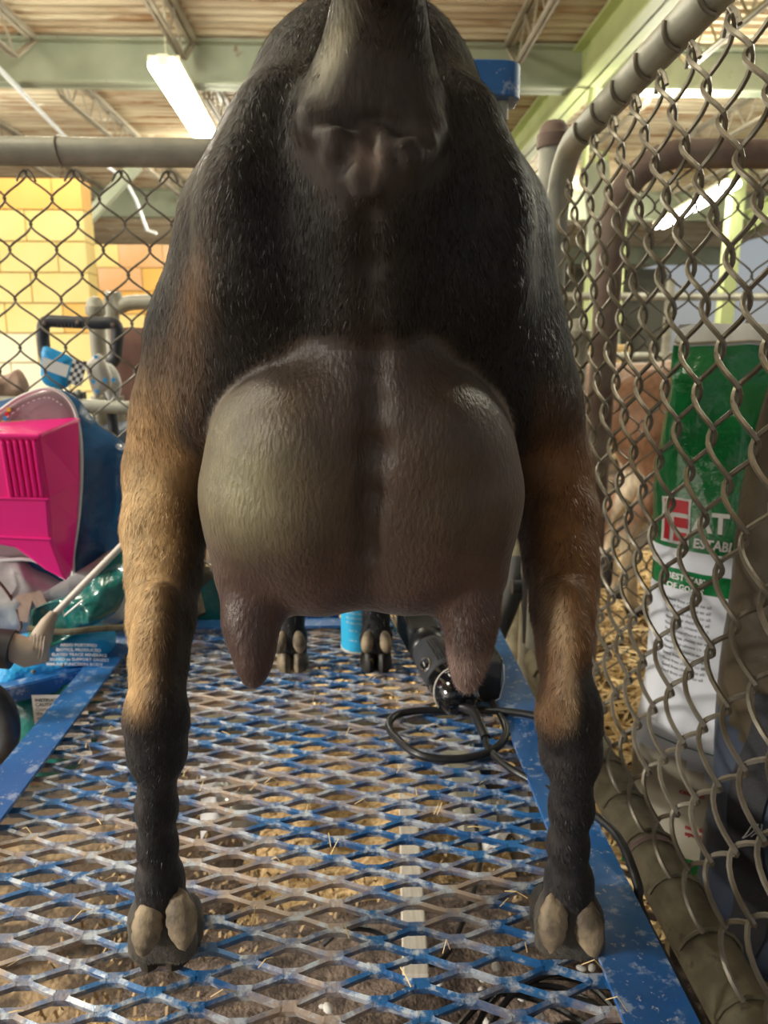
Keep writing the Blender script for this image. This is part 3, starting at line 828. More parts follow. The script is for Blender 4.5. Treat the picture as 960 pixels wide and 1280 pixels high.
def joist(x, y0, y1):
    t = thing('roof_joist', (x, (y0 + y1) / 2, jz0), kind='structure')
    c = MB(); L = y1 - y0
    for s_ in (-1, 1):
        c.bar((x + s_ * .03, y0, jz1), (x + s_ * .03, y1, jz1), .04, .035)
        c.bar((x + s_ * .022, y0 + .5, jz0), (x + s_ * .022, y1 - .5, jz0), .022, .025)
        c.bar((x + s_ * .022, y0 + .5, jz0), (x + s_ * .022, y0, jz1), .022, .022)
        c.bar((x + s_ * .022, y1 - .5, jz0), (x + s_ * .022, y1, jz1), .022, .022)
    put('chord', c, M['joist'], t, smooth=False)
    w = MB(); n = int(L / .30); yy = [y0 + .5 + (L - 1) * i / n for i in range(n + 1)]
    for i in range(n):
        a = (x, yy[i], jz0 if i % 2 else jz1); b = (x, yy[i + 1], jz1 if i % 2 else jz0)
        w.bar(a, b, .016, .016)
    tag(put('web_rod', w, M['joist'], t, smooth=False), kind='stuff')
for x in (-4.6, -3.0, -1.52, .0, 1.5, 3.1, 4.6, 6.1):
    joist(x, 1.0, 7.95); joist(x, 8.05, 14.95)
for x in (-3.0, -1.5, 1.5, 3.1, 4.6):
    joist(x, 15.05, 22.9)
# conduits under the roof
mb = MB(); z_ = ZD - .42
mb.tube([atz(-60, 25, z_), atz(85, 175, z_), atz(140, 212, z_)] + [at(158, 228, 11.5), at(170, 250, 11.5), at(184, 288, 11.5), at(196, 292, 11.5)], .022, 6)
tag(put('white_conduit', mb, M['white_pipe'], None, atz(85, 175, z_)), 'thin white conduit running under the joists on the left and dropping down', 'conduit')
mb = MB(); mb.tube(catmull([at(775, 22, 7.8), at(757, 36, 7.8), at(750, 52, 7.8), at(736, 148, 7.8), at(728, 230, 7.8)], 5), .035, 7)
tag(put('yellow_conduit', mb, M['beam_green'], None, at(745, 100, 7.8)), 'yellow green bent conduit running down over the big beam beside the goat', 'conduit')
mb = MB(); mb.bar(at(86, 300, 10), at(172, 205, 10), .13, .13)
tag(put('roof_brace', mb, M['beam'], None, at(120, 260, 10), smooth=False), kind='structure')
mb = MB(); mb.bar(at(745, 205, 7.9) + Vector((0, 0, 0)), at(760, 440, 7.9), .2, .2)
tag(put('roof_post', mb, M['beam'], None, at(750, 440, 7.9), smooth=False), kind='structure')
for (px_, Y) in ((905, 12.0), (738, 12.0), (768, 16.0)):
    mb = MB(); p = at(px_, 400, Y); mb.box((p.x, Y, ZD / 2), (.2, .2, ZD))
    tag(put('roof_post', mb, M['beam_green'], None, (p.x, Y, 0), smooth=False), kind='structure')

def tube_light(px0, py0, px1, py1, z, w, label):
    a = atz(px0, py0, z); b = atz(px1, py1, z)
    x = (a.x + b.x) / 2; L = abs(b.y - a.y)
    t = thing('strip_light', (x, (a.y + b.y) / 2, z), label, 'lamp', 'strip lights under the roof')
    d = (b - a).normalized(); s_ = Vector((d.y, -d.x, 0))
    m = MB(); m.bar(a + Vector((0, 0, .05)), b + Vector((0, 0, .05)), w * 1.0, .05); put('housing', m, M['cap'], t, smooth=False)
    for k in (-1, 1):
        m = MB(); m.tube([a + s_ * k * w * .26, b + s_ * k * w * .26], w * .24, 12); put('lamp_tube', m, M['tube'], t)
    for e, q in ((a, -1), (b, 1)):
        m = MB()
        m.box(e + d * q * .02 + Vector((0, 0, .03)), (w * .35, .05, .08))
        m.tube([e + d * -q * .1 + Vector((0, 0, .06)), Vector((e.x, e.y - q * .1, ZD - .01))], .004, 4)
        put('end_bracket', m, M['cap'], t, smooth=False)
    return t, a, b
tube_light(205, 82, 262, 178, 3.05, .26, 'glowing fluorescent strip light hanging under the beam at the upper left')
tube_light(915, 230, 825, 282, 3.05, .26, 'glowing fluorescent strip light seen through the chain link at the upper right')
# unseen point lights added to brighten the roof and the pens
for (lx, ly, e) in ((-1.75, 1.0, 30), (-1.75, 5.0, 40), (-1.75, 11.5, 50), (3.2, 3.0, 45), (3.2, 8.0, 60), (5.4, 6.0, 60), (-4.5, 3.0, 40), (-4.5, 8.0, 50), (3.4, 14.0, 80), (-1.75, 17.0, 80)):
    d = bpy.data.lights.new('roof_fill_light', 'POINT'); d.energy = e * 2.4; d.color = (1.0, .97, .80); d.shadow_soft_size = .25
    o = bpy.data.objects.new('roof_fill_light', d); COL.objects.link(o); o.location = (lx, ly, 2.9)

# masonry
def block_wall(name, x0, x1, Y, ztop, rows, mats, pick, thick=.2, bw=.40, bh=.205):
    L = x1 - x0
    mb = MB(); mb.box(((x0 + x1) / 2, Y + thick / 2 + .006, (ztop - .01) / 2), (L - .012, thick - .012, ztop - .012))
    w = put(name, mb, M['mortar'], None, ((x0 + x1) / 2, Y, 0), smooth=False); tag(w, kind='structure')
    cache = {}
    for r in range(rows):
        z = ztop - (r + .5) * bh; x = x1 + (0 if r % 2 else bw / 2); 
        while x > x0 - bw:
            a, b = max(x - bw, x0), min(x, x1); x -= bw
            if b - a < .03: continue
            m = mats[pick(r, (a + b) / 2)]
            key = (round(b - a, 3), m.name)
            if key not in cache:
                me = MB(); me.box((0, 0, 0), (b - a - .010, thick, bh - .010))
                o = put('block', me, m, None, smooth=False); cache[key] = o.data; bpy.data.objects.remove(o)
            share('block', cache[key], w, (((a + b) / 2) - (x0 + x1) / 2, thick / 2 + rnd.uniform(-.002, .002), z))
    return w
YW = 5.5
xe = float(at(107, 300, YW).x)
block_wall('wall_left', xe - 1.6, xe, YW, float(at(60, 222, YW).z), 9, [M['block_y'], M['block_o'], M['block_c']],
           lambda r, x: 1 if (r == 0 and x > xe - .6) else (2 if (r in (5, 6) and x < xe - .2) else (1 if (r * 7 + int(x * 10)) % 9 == 0 else 0)))
YO = 7.2
xo0 = float(at(95, 350, YO).x)
block_wall('wall_back', xo0, xo0 + 2.2, YO, float(at(160, 305, YO).z), 8, [M['block_y'], M['block_o'], M['block_p']],
           lambda r, x: (2, 1, 2, 0, 1)[(r * 3 + int(x * 5 + 40)) % 5])
mb = MB(); mb.box((1, 29.5, ZD / 2), (22, .2, ZD)); tag(put('wall_far', mb, M['far'], None, (1, 29.5, 0), smooth=False), kind='structure')

def floor_fn(u, v):
    x = -8 + 18 * u; y = -2.5 + 32 * v
    return (x, y, 0)
fl_mb = MB(); fl_mb.box((1, 13.5, -.06), (20, 33, .1)); tag(put('floor', fl_mb, M['dirt'], None, (0, 0, 0), smooth=False), kind='structure')
def mound(name, mt, c, sx, sy, h, seed, label, cat):
    def fn(u, v):
        x = (u - .5) * 2; y = (v - .5) * 2; r = math.sqrt(x * x + y * y)
        z = h * max(0, 1 - r * r) ** .7 * (.75 + .5 * noise.noise(Vector((x * 2.2 + seed, y * 2.2, 0)))) + .004 * noise.noise(Vector((x * 20, y * 20, seed)))
        return (c[0] + x * sx, c[1] + y * sy, max(z, 0) - .008)
    return tag(grid_obj(name, fn, 50, 50, mt, None, (c[0], c[1], 0)), label, cat, kind='stuff')
M['mound_sand'] = mat('feed_crumbs', (0.36, 0.22, 0.09), (0.66, 0.46, 0.22), 110, 0.9, 0, 1.0, 300, bdist=0.004, mix=(.4, .6))
M['mound_dark'] = mat('soiled_bedding', (0.07, 0.048, 0.036), (0.20, 0.145, 0.11), 45, 0.95, 0, 1.0, 200, bdist=0.006, mix=(.4, .62))
mound('feed_heap', M['mound_sand'], (-.30, .52), .30, .26, .13, 1, 'spilled tan feed crumbs heaped on the floor under the near left of the deck', 'feed')
mound('bedding_heap', M['mound_dark'], (.10, .60), .42, .42, .10, 4, 'dark matted wool and bedding on the floor under the middle of the deck', 'bedding')
mound('feed_heap', M['mound_sand'], (.03, 1.20), .22, .30, .09, 8, 'pale feed spilled on the floor under the far middle of the deck', 'feed')
mound('feed_heap', M['mound_sand'], (.06, .30), .30, .14, .12, 13, 'tan feed crumbs on the floor under the nearest edge of the deck', 'feed')
def scatter(name, mt, n, xr, yr, z0, L, w, label, cat, seed, up=.25, zf=None):
    r = random.Random(seed); mb = MB()
    for i in range(n):
        x = r.uniform(*xr); y = r.uniform(*yr); a = r.uniform(0, math.pi * 2); l = L * r.uniform(.4, 1.2)
        z = z0 + r.uniform(0, .03); dz = r.uniform(-up, up) * l
        dx, dy = math.cos(a) * l / 2, math.sin(a) * l / 2; wx, wy = -math.sin(a) * w / 2, math.cos(a) * w / 2
        bz = r.uniform(.0, .012)
        mb.add([(x - dx - wx, y - dy - wy, z), (x - dx + wx, y - dy + wy, z + w * .5), (x + wx, y + wy, z + abs(dz) * .5 + bz + w * .5), (x - wx, y - wy, z + abs(dz) * .5 + bz),
                (x + dx + wx, y + dy + wy, z + abs(dz) + w * .5), (x + dx - wx, y + dy - wy, z + abs(dz))], [(0, 1, 2, 3), (3, 2, 4, 5)])
    return tag(put(name, mb, mt, None, ((xr[0] + xr[1]) / 2, (yr[0] + yr[1]) / 2, 0), smooth=False), label, cat, kind='stuff')
scatter('straw_bedding', M['straw'], 9000, (.40, 1.6), (.85, 2.8), .0, .11, .005, 'golden straw bedding strewn over the pen floor behind the chain link', 'straw', 3)
scatter('straw_bedding', M['straw'], 4500, (-.1, .62), (1.35, 2.6), .0, .11, .005, 'golden straw between the pen posts beyond the far end of the stand', 'straw', 4)
scatter('wood_shavings', M['shaving'], 2600, (-.42, .34), (.3, 1.3), .005, .013, .0035, 'curled wood shavings scattered on the floor under the stand', 'shavings', 5)
scatter('wood_shavings', M['straw'], 90, (-.33, .18), (.42, 1.1), ZP + .001, .018, .0008, 'bits of chaff and hay lying on the deck mesh', 'chaff', 6, up=.1)
r_ = random.Random(5); mb = MB()
for i in range(80):
    x = r_.uniform(-.1, .28); y = r_.uniform(.40, .75); s_ = r_.uniform(.002, .006)
    mb.ell((x, y, .085 + r_.uniform(0, .02)), (s_ * 1.4, s_, s_ * .6), Matrix.Rotation(r_.uniform(0, 3), 3, 'Z'), 8, 5)
tag(put('wool_tufts', mb, M['wool'], None, (.1, .6, 0)), 'small white wool tufts lying on the dark bedding under the deck', 'wool', kind='stuff')

# ------------------------------------------------------------------ the milking stand
st = thing('milking_stand', (0, .8, 0), 'blue steel milking stand with an expanded mesh deck under the goat', 'stand')
XL = (float(atz(150, 790, ZP).x) + float(atz(0, 965, ZP).x)) / 2
XR = (float(atz(613, 785, ZP).x) + float(atz(885, 1280, ZP).x)) / 2
YF = float(atz(400, 781, ZP).y); YN = .33; FWL = .045; FWR = .052
def angle_iron(name, a, b, inward, w, h, m, t=.004):
    mb = MB(); a = Vector(a); b = Vector(b); iv = Vector(inward)
    mb.bar(a + iv * w / 2 - Vector((0, 0, t / 2)), b + iv * w / 2 - Vector((0, 0, t / 2)), w, t)
    mb.bar(a + iv * t / 2 - Vector((0, 0, h / 2 + t)), b + iv * t / 2 - Vector((0, 0, h / 2 + t)), t, h)
    return put(name, mb, m, st, smooth=False)
angle_iron('side_rail', (XL, YN, ZP + .010), (XL, YF, ZP + .010), (1, 0, 0), FWL, .04, M['blue'])
angle_iron('side_rail', (XR, YN, ZP + .010), (XR, YF, ZP + .010), (-1, 0, 0), FWR, .04, M['blue'])
angle_iron('end_rail', (XL, YF, ZP + .012), (XR, YF, ZP + .012), (0, -1, 0), .035, .05, M['blue'])
angle_iron('end_rail', (XL, YN, ZP + .011), (XR, YN, ZP + .011), (0, 1, 0), .04, .05, M['blue'])
for (x, y) in ((XL + .02, YN + .03), (XR - .02, YN + .03), (XL + .02, YF - .03), (XR - .02, YF - .03)):
    mb = MB(); mb.box((x, y, ZP / 2 - .004), (.032, .032, ZP - .012)); put('leg', mb, M['blue_dark'], st, smooth=False, bevel=.002)
# expanded metal: strands and bonds
LW, SW = .067, .0287
mb = MB(); x0 = XL + .012; x1 = XR - .012; y0 = YN + .01; y1 = YF - .006
nx = int((x1 - x0) / (LW / 2)) + 1; ny = int((y1 - y0) / (SW / 2)) + 1
zc = ZP - .0045
def nodep(i, j):
    return Vector((x0 + i * LW / 2 + .0006 * math.sin(i * 3.1 + j), y0 + j * SW / 2 + .0005 * math.cos(i * 1.7 + j * 2.3), zc + .0006 * math.sin(i * .9 + j * .31)))
for j in range(ny + 1):
    for i in range(nx + 1):
        if (i + j) % 2: continue
        p = nodep(i, j)
        if p.x > x1 or p.y > y1: continue
        R = Matrix.Rotation(.12, 3, 'X')
        mb.box(p, (.013, .0088, .0056), R)
        for s_ in (-1, 1):
            q = nodep(i + s_, j + 1)
            if q.y > y1 or q.x < x0 - .01 or q.x > x1 + .01: continue
            a = p + Vector((s_ * .0055, .0022, .0)); b = q + Vector((-s_ * .0055, -.0022, 0)); m_ = (a + b) / 2 + Vector((0, .0002 * s_, 0))
            tl = Vector((0, -.35, 1))
            mb.bar(a, m_, .0036, .0062, tl); mb.bar(m_, b, .0036, .0062, tl)
put('mesh_deck', mb, M['deck'], st, smooth=False)
# headgate at the far end, mostly hidden by the goat
hz = float(at(620, 90, YF - .02).z); hx1 = float(at(648, 100, YF - .02).x); hx0 = XC - .04
for x in (hx0 + .02, XC + .09, float(at(600, 120, YF - .02).x)):
    mb = MB(); mb.box((x, YF - .02, (ZP + hz) / 2), (.028, .03, hz - ZP - .01)); put('upright', mb, M['blue_dark'], st, smooth=False, bevel=.002)
mb = MB()
c = at(622, 104, YF - .035); hh = 20 * mpp(c)
pr = []
n = 12
xr = hx1; 
outline = [(hx0, YF - .06), (hx1 - .03, YF - .06)] + [(hx1 - .03 + .03 * math.sin(a * math.pi / 2 / 6), YF - .03 - .03 * math.cos(a * math.pi / 2 / 6)) for a in range(1, 7)] + [(hx1, YF + .01), (hx0, YF + .01)]
V = [(x, y, c.z - hh) for x, y in outline] + [(x, y, c.z + hh) for x, y in outline]; k = len(outline)
mb.add(V, [(i, (i + 1) % k, k + (i + 1) % k, k + i) for i in range(k)] + [tuple(range(k))[::-1], tuple(range(k, 2 * k))])
put('top_bar', mb, M['blue'], st, smooth=True, bevel=.002)['label'] = 'blue curved top bar end of the headgate'
mb = MB(); p = at(628, 132, YF - .03); mb.tube([p + Vector((0, 0, -.02)), p + Vector((0, 0, .02))], .009, 10); put('hinge_pin', mb, M['galv'], st)
mb = MB(); a_ = at(372, 774, YF + .02); b_ = at(424, 774, YF + .02); mb.box((a_ + b_) / 2, ((b_ - a_).x, .02, .03)); put('gate_foot', mb, M['blue'], st, smooth=False)
# side tray that carries the blue bags
P1 = atz(128, 832, .345); P2 = atz(-70, 880, .345)
dr = (P2 - P1).normalized(); nr = Vector((-dr.y, dr.x, 0)) 
if nr.y < 0: nr = -nr
mb = MB()
mb.bar(P1 - Vector((0, 0, .011)), P2 - Vector((0, 0, .011)), .006, .022)
mb.bar(P1 + nr * .010, P2 + nr * .010, .020, .003)
mb.bar(P1 + nr * .10 - Vector((0, 0, .020)), P2 + nr * .10 - Vector((0, 0, .020)), .20, .003)
put('side_tray', mb, M['blue'], st, smooth=False)['label'] = 'blue side tray below the left rail'

# ------------------------------------------------------------------ chain link
def helix_mesh(name, half_w, hstep, n, d, r, m, seg=7, ns=5, tail=True):
    pts = []
    o = r * .9
    for i in range(n * seg + 1):
        t = i / seg; k = int(t); f = t - k
        tri = f if k % 2 == 0 else 1 - f
        cs = .5 - .5 * math.cos(math.pi * t)
        s_ = .30 * tri + .70 * cs
        x = -o + (half_w + 2 * o) * s_
        pts.append((x, d * math.sin(math.pi * t), t * hstep))
    if tail:
        x, y, z = pts[-1]; sgn = 1 if n % 2 == 0 else -1
        pts += [(x + sgn * .004, y + .002, z + .004), (x + sgn * .010, y, z - .001), (x + sgn * half_w * .45, y - .001, z - hstep * .35)]
    mb = MB(); mb.tube(pts, r, ns)
    o_ = put(name, mb, m); me = o_.data; bpy.data.objects.remove(o_); return me
def fabric(parent, origin, along, ncol, half_w, hstep, nrows, mesh2, rotz, basez):
    """origin: local offset of the first column; along: unit vector"""
    for c in range(ncol):
        p = Vector(origin) + Vector(along) * (c * half_w)
        share('wire', mesh2[c % 2], parent, (p.x, p.y, basez + (hstep if c % 2 else 0)), (0, 0, rotz))

HW, HS = .0385, .0400
# near gate on the right
XG = .332
ztop = float(atx(722, 172, XG).z); zbot = float(atx(835, 1130, XG).z)
YC = float(at(700, 300, 1.0).y); YC = XG / ((at(694, 300, 1.0).x))
gate = thing('pen_gate', (XG, .8, 0), 'near chain link pen gate in a round pipe frame, right of the stand', 'gate')
R_ = .10
arc = [Vector((XG, YC - R_ + R_ * math.sin(a * math.pi / 16), ztop - R_ + R_ * math.cos(a * math.pi / 16))) for a in range(9)]
pe = atx(884, 0, XG); pf = arc[0]; sl = (pe.z - pf.z) / (pe.y - pf.y); PB = pf + Vector((0, .30 - pf.y, sl * (.30 - pf.y)))
mb = MB(); mb.tube([PB] + arc + [Vector((XG, YC, .27))], .019, 18)
put('frame_pipe', mb, M['galv'], gate)
mb = MB(); mb.tube([Vector((XG + .012, .30, zbot)), Vector((XG + .012, YC + .02, zbot))], .029, 20)
put('bottom_pipe', mb, M['galv_dirty'], gate)['label'] = 'dirty brown bottom pipe'
gm = {}
ncol = int((YC - .03 - .32) / HW)
for c_ in range(ncol):
    yy = YC - .03 - (c_ + 1) * HW; b_ = HS if c_ % 2 else 0
    top_ = PB.z + sl * (yy - PB.y) if yy < arc[0].y else ztop - .03
    n_ = int((top_ - .018 - (zbot + .032 + b_)) / HS); n_ -= 0 
    if n_ not in gm: gm[n_] = helix_mesh('wire', HW, HS, n_, .0085, .0026, M['wire'])
    share('wire', gm[n_], gate, (0, yy - .8, zbot + .032 + b_), (0, 0, math.pi / 2))
# hooked ends of the wires round the bottom pipe
hk = MB(); hk.tube([Vector((-.014 + .0315 * math.cos(a), .004 * math.sin(a * .5), -.032 + .0315 * math.sin(a))) for a in np.linspace(2.9, -.4, 9)], .0022, 5)
ho = put('wire_hook', hk, M['galv_dirty'], None, smooth=True); hm = ho.data; bpy.data.objects.remove(ho)
for c_ in range(0, ncol, 2):
    yy = YC - .03 - (c_ + 1) * HW
    share('wire_hook', hm, gate, (.026, yy - .8, zbot + .032))
# tie wires along the top pipe and a rusty tie on the bottom one
for y in np.arange(.45, YC - .08, .077):
    mb = MB(); mb.tube([Vector((XG + .0212 * math.cos(a), y + .004 * a, ztop + sl * (y - pf.y) + .0212 * math.sin(a))) for a in np.linspace(-1.6, -3.3, 8)], .0024, 6)
    put('tie_wire', mb, M['wire'], gate)
mb = MB(); tp = atx(808, 1075, XG)
for k in range(3): mb.tube([Vector((XG + .012 + .031 * math.cos(a), tp.y + .003 * k + .003 * a, zbot + .031 * math.sin(a))) for a in np.linspace(0, 6.2, 18)], .0011, 5)
put('tie_wire', mb, M['red'] if False else M['rust_pipe'], gate)['label'] = 'rusty tie wire'
# back fence beyond the stand
YB = 1.33
zt = float(at(200, 191, YB).z); xb1 = float(at(600, 190, YB).x)
bf = thing('pen_fence', (-.4, YB, 0), 'chain link panel with pipe top rail behind the stand, left of the goat', 'fence')
mb = MB(); mb.tube([Vector((-1.3, YB, zt))] + [Vector((xb1 - R_ + R_ * math.sin(a * math.pi / 16), YB, zt - R_ + R_ * math.cos(a * math.pi / 16))) for a in range(9)] + [Vector((xb1, YB, .05))], .0225, 18)
put('top_rail', mb, M['galv'], bf)
mb = MB(); mb.tube([Vector((-1.3, YB, .10)), Vector((xb1, YB, .10))], .0225, 12); put('bottom_rail', mb, M['galv_dirty'], bf)
mb = MB(); xx = float(at(76, 191, YB).x); mb.tube([Vector((xx + .002 * math.sin(a * 2), YB + .0235 * math.cos(a), zt + .0235 * math.sin(a))) for a in np.linspace(0, 6.28, 20)], .0016, 5); put('tie_wire', mb, M['wire'], bf)
zf = float(at(130, 216, YB).z); zb_ = .12; nrow = int((zf - zb_) / HS); zb_ = zf - nrow * HS
bm = [helix_mesh('wire', HW, HS, nrow - (1 if k else 0), .0042, .0019, M['wire_back']) for k in (0, 1)]
xs = float(at(32, 215, YB).x)
ncl = 16
fabric(bf, (xs - ncl * HW + .4, 0, 0), (1, 0, 0), int((xb1 - (xs - ncl * HW)) / HW), HW, HS, nrow, bm, 0, zb_)
# panel seen through the gate on the right
YR = 1.42
rp = thing('pen_fence', (.9, YR, 0), 'chain link panel with rounded pipe corner seen through the near gate', 'fence')
zr = float(at(900, 192, YR).z); xr0 = float(at(757, 400, YR).x)
mb = MB(); mb.tube([Vector((2.0, YR, zr)), Vector((xr0 + .13, YR, zr))] + [Vector((xr0 + .13 - .13 * math.sin(a * math.pi / 16), YR, zr - .13 + .13 * math.cos(a * math.pi / 16))) for a in range(1, 9)] + [Vector((xr0, YR, .05))], .0245, 18)
put('frame_pipe', mb, M['rust_pipe'], rp)
nrow = int((zr - .1) / HS)
rm = [helix_mesh('wire', HW, HS, nrow - (1 if k else 0), .0042, .0019, M['wire_back']) for k in (0, 1)]
fabric(rp, (xr0 - .9, 0, 0), (1, 0, 0), 34, HW, HS, nrow, rm, 0, zr - nrow * HS - .01)
# posts
def post(px_, ytop, Y, r, m, label, cap=None, zb=0.0):
    p = at(px_, ytop, Y); t = thing('fence_post', (p.x, Y, zb), label, 'post')
    mb = MB(); mb.tube([Vector((p.x, Y, zb)), Vector((p.x, Y, p.z - .02))], r, 20); put('pipe', mb, m, t)
    if cap:
        mb = MB(); mb.lathe((p.x, Y, p.z - .045), [(r + .004, 0), (r + .005, .004), (r + .005, .022), (r + .001, .026), (r, .034), (r * .7, .044), (r * .2, .048)]); put('post_cap', mb, cap, t)
post(693, 152, 1.46, .0255, M['galv'], 'galvanised post with a rusty domed cap just right of the rump', M['rust_pipe'])
post(669, 230, 1.75, .026, M['galv_dirty'], 'shorter pale post standing behind the rusty capped post', M['galv'])
post(722, 400, 1.62, .024, M['galv'], 'grey post seen through the gate beside the goat leg', M['galv'])
post(118, 372, 2.1, .021, M['galv'], 'grey stub post with flat cap behind the hand truck', M['galv'])
mb = MB(); mb.tube(catmull([at(648, 700, 1.5), at(640, 745, 1.45), at(618, 800, 1.40)], 5), .020, 14)
tag(put('slanted_pipe', mb, M['dark_grey'], None, at(640, 745, 1.45)), 'short dark slanted pipe between the udder and the right leg', 'pipe')
mb = MB(); mb.tube([at(668, 690, 1.38), at(668, 802, 1.38)], .024, 16); mb.tube([at(640, 734, 1.40), at(690, 734, 1.40)], .014, 12)
tag(put('hinge_pipe', mb, M['dark_grey'], None, at(668, 800, 1.38)), 'thick grey pipe end hanging behind the right hind leg', 'pipe')
mb = MB(); a = at(685, 690, 1.25); mb.tube([Vector((a.x, 1.25, .30)), a], .016, 12)
tag(put('latch_pole', mb, M['dark_grey'], None, (a.x, 1.25, .3)), 'bluish steel pole just behind the right hind leg', 'pole')

# ------------------------------------------------------------------ things on the deck
# clipper: black ribbed body pointing away from the viewer
ca = atz(578, 885, ZP + .03); cb = atz(508, 812, ZP + .035)
ca = atz(566, 862, ZP + .028); cb = atz(516, 800, ZP + .030)
ax = (cb - ca).normalized(); L = (cb - ca).length
cl = thing('clipper', (ca.x, ca.y, ZP), 'black ribbed livestock clipper lying on the deck by the right teat', 'clipper')
rr = 27 * mpp(ca); ca.z = cb.z = ZP + rr + .001; 
ca = Vector((ca.x, ca.y, ca.z)); ax = Vector((cb.x - ca.x, cb.y - ca.y, .03)).normalized()
up = ax.cross(Vector((0, 0, 1))).cross(ax).normalized(); sd_ = ax.cross(up)
def cp(l, a, r): return ca + ax * l + (sd_ * math.cos(a) + up * math.sin(a)) * r
mb = MB(); mb.lathe(ca, [(rr * .55, -.034), (rr * .82, -.028), (rr * .97, -.012), (rr * 1.0, .012), (rr * 1.0, .02)], ax, 32)
put('end_cap', mb, M['black_gloss'], cl)
mb = MB(); mb.lathe(ca, [(rr * .98, .0205), (rr * 1.03, .022), (rr * 1.02, .06), (rr * .96, .085), (rr * .94, .090)], ax, 32)
grip = put('body', mb, M['dark_grey'], cl)
for k in range(11):
    a = math.radians(28 + k * 8.5)
    mb = MB(); mb.tube([cp(.030, a, rr * 1.03), cp(.06, a, rr * 1.02), cp(.082, a, rr * .96)], .0010, 5)
    put('grip_rib', mb, M['black_rub'], grip)
mb = MB(); a = math.radians(150)
cc = cp(.040, a, rr * 1.035); nrm = (sd_ * math.cos(a) + up * math.sin(a))
mb.tube([cc + (ax * math.cos(t) * .012 + nrm.cross(ax) * math.sin(t) * .0085) + nrm * .0005 for t in np.linspace(0, 6.2832, 25)[:-1]], .0011, 6, closed=True)
put('badge_ring', mb, M['chrome'], cl)
mb = MB(); mb.lathe(cc - nrm * .001, [(.008, 0), (.007, .0016), (.002, .002)], nrm, 16); put('badge', mb, M['black_gloss'], cl)
mb = MB(); mb.tube([cc + nrm * .0022 + ax * .004, cc + nrm * .0024 - ax * .004 + nrm.cross(ax) * .001], .0007, 5); put('badge_mark', mb, M['white'], cl)
mb = MB()
ring = [cp(-.006 + .012 * math.sin(t * 1.0), t, rr * 1.00) for t in np.linspace(math.radians(60), math.radians(215), 18)]
mb.tube(ring, .0010, 6); put('trim_line', mb, M['offwhite'], cl)
mb = MB()
sw = lambda u, v: cp(-.012 + v, math.radians(88) - u / rr, rr * (1.0 if v > -.01 else .97) + .0012)
text_on(mb, 'I O I', .0085, sw, -.012, .002, .0003)
mb.tube([sw(-.014, .012), sw(0, .0125), sw(.014, .012)], .0005, 4)
put('switch_print', mb, M['white'], cl)
mb = MB(); mb.lathe(ca, [(rr * .90, .0905), (rr * .98, .094), (rr * .96, .108), (rr * .80, .122)], ax, 28); put('collar', mb, M['black_rub'], cl)
mb = MB(); hb_ = ca + ax * .148; RR = Matrix((sd_, ax, up)).transposed()
mb.box(hb_ + up * .002, (rr * 1.7, .07, rr * 1.5), RR); put('head', mb, M['black_mat'], cl, smooth=False, bevel=.006)
mb = MB(); mb.box(hb_ + ax * .034 - up * .010, (rr * 1.9, .030, .006), RR)
for k in range(9): mb.box(hb_ + ax * .056 - up * .010 + sd_ * ((k - 4) * rr * .22), (.0022, .022, .003), RR)
put('blade', mb, M['chrome'], cl, smooth=False)
# second black unit beside the right teat with metal clips
b2 = atz(605, 893, ZP); b2 = atz(608, 880, ZP)
sb = thing('power_pack', (b2.x, b2.y, ZP), 'small black box with metal clips standing behind the right teat', 'box')
mb = MB(); mb.box((b2.x + .002, b2.y + .012, ZP + .032), (.034, .030, .058)); put('case', mb, M['black_mat'], sb, smooth=False, bevel=.003)
mb = MB(); mb.box((b2.x - .002, b2.y + .05, ZP + .052), (.036, .075, .03), Matrix.Rotation(.25, 3, 'Z') @ Matrix.Rotation(.25, 3, 'X')); put('rear_case', mb, M['black_rub'], sb, smooth=False, bevel=.004)
for s_ in (-1, 1):
    mb = MB(); mb.tube([(b2.x + .002 + s_ * .018, b2.y - .004, ZP + .058), (b2.x + .002 + s_ * .019, b2.y - .006, ZP + .035), (b2.x + .002 + s_ * .014, b2.y - .008, ZP + .012), (b2.x + .002 + s_ * .008, b2.y - .010, ZP + .010)], .0013, 6)
    put('wire_clip', mb, M['chrome'], sb)
mb = MB(); mb.box((b2.x - .020, b2.y + .085, ZP + .075), (.04, .02, .004), Matrix.Rotation(.3, 3, 'Y')); put('bracket', mb, M['chrome'], sb, smooth=False)
# power cords
zt_ = ZP + .006
def cable(name, pts, r, m, label, cat='cord', group=None, parent=None, n=10):
    mb = MB(); P_ = catmull(pts, n); mb.tube(P_, r, 10)
    o = put(name, mb, m, parent, None if parent else (P_[0].x, P_[0].y, P_[0].z)); 
    if label: tag(o, label, cat, group)
    return o
c0 = ca - ax * .033
cord1 = thing('clipper_lead', (c0.x, c0.y, ZP), 'thick black clipper cord running over the deck and past the right hind leg', 'cord')
relief = [c0, atz(600, 905, ZP + .018), atz(608, 918, ZP + .014)]
cable('strain_relief', [c0 + Vector((0, 0, -.004)), atz(592, 890, ZP + .022), atz(601, 908, ZP + .017), atz(607, 922, ZP + .012)], .0062, M['black_rub'], None, parent=cord1)
cable('cable', [atz(606, 919, ZP + .012), atz(612, 938, zt_), atz(640, 962, zt_), atz(682, 985, zt_), atz(715, 1003, zt_ + .01), atz(745, 1020, zt_ + .012), atz(775, 1050, ZP + .018), atz(797, 1105, ZP + .01), atz(806, 1150, ZP - .02)]
      + [Vector((.31, .52, .2)), Vector((.30, .50, .06)), Vector((.25, .52, .012))], .0042, M['black_rub'], None, parent=cord1)
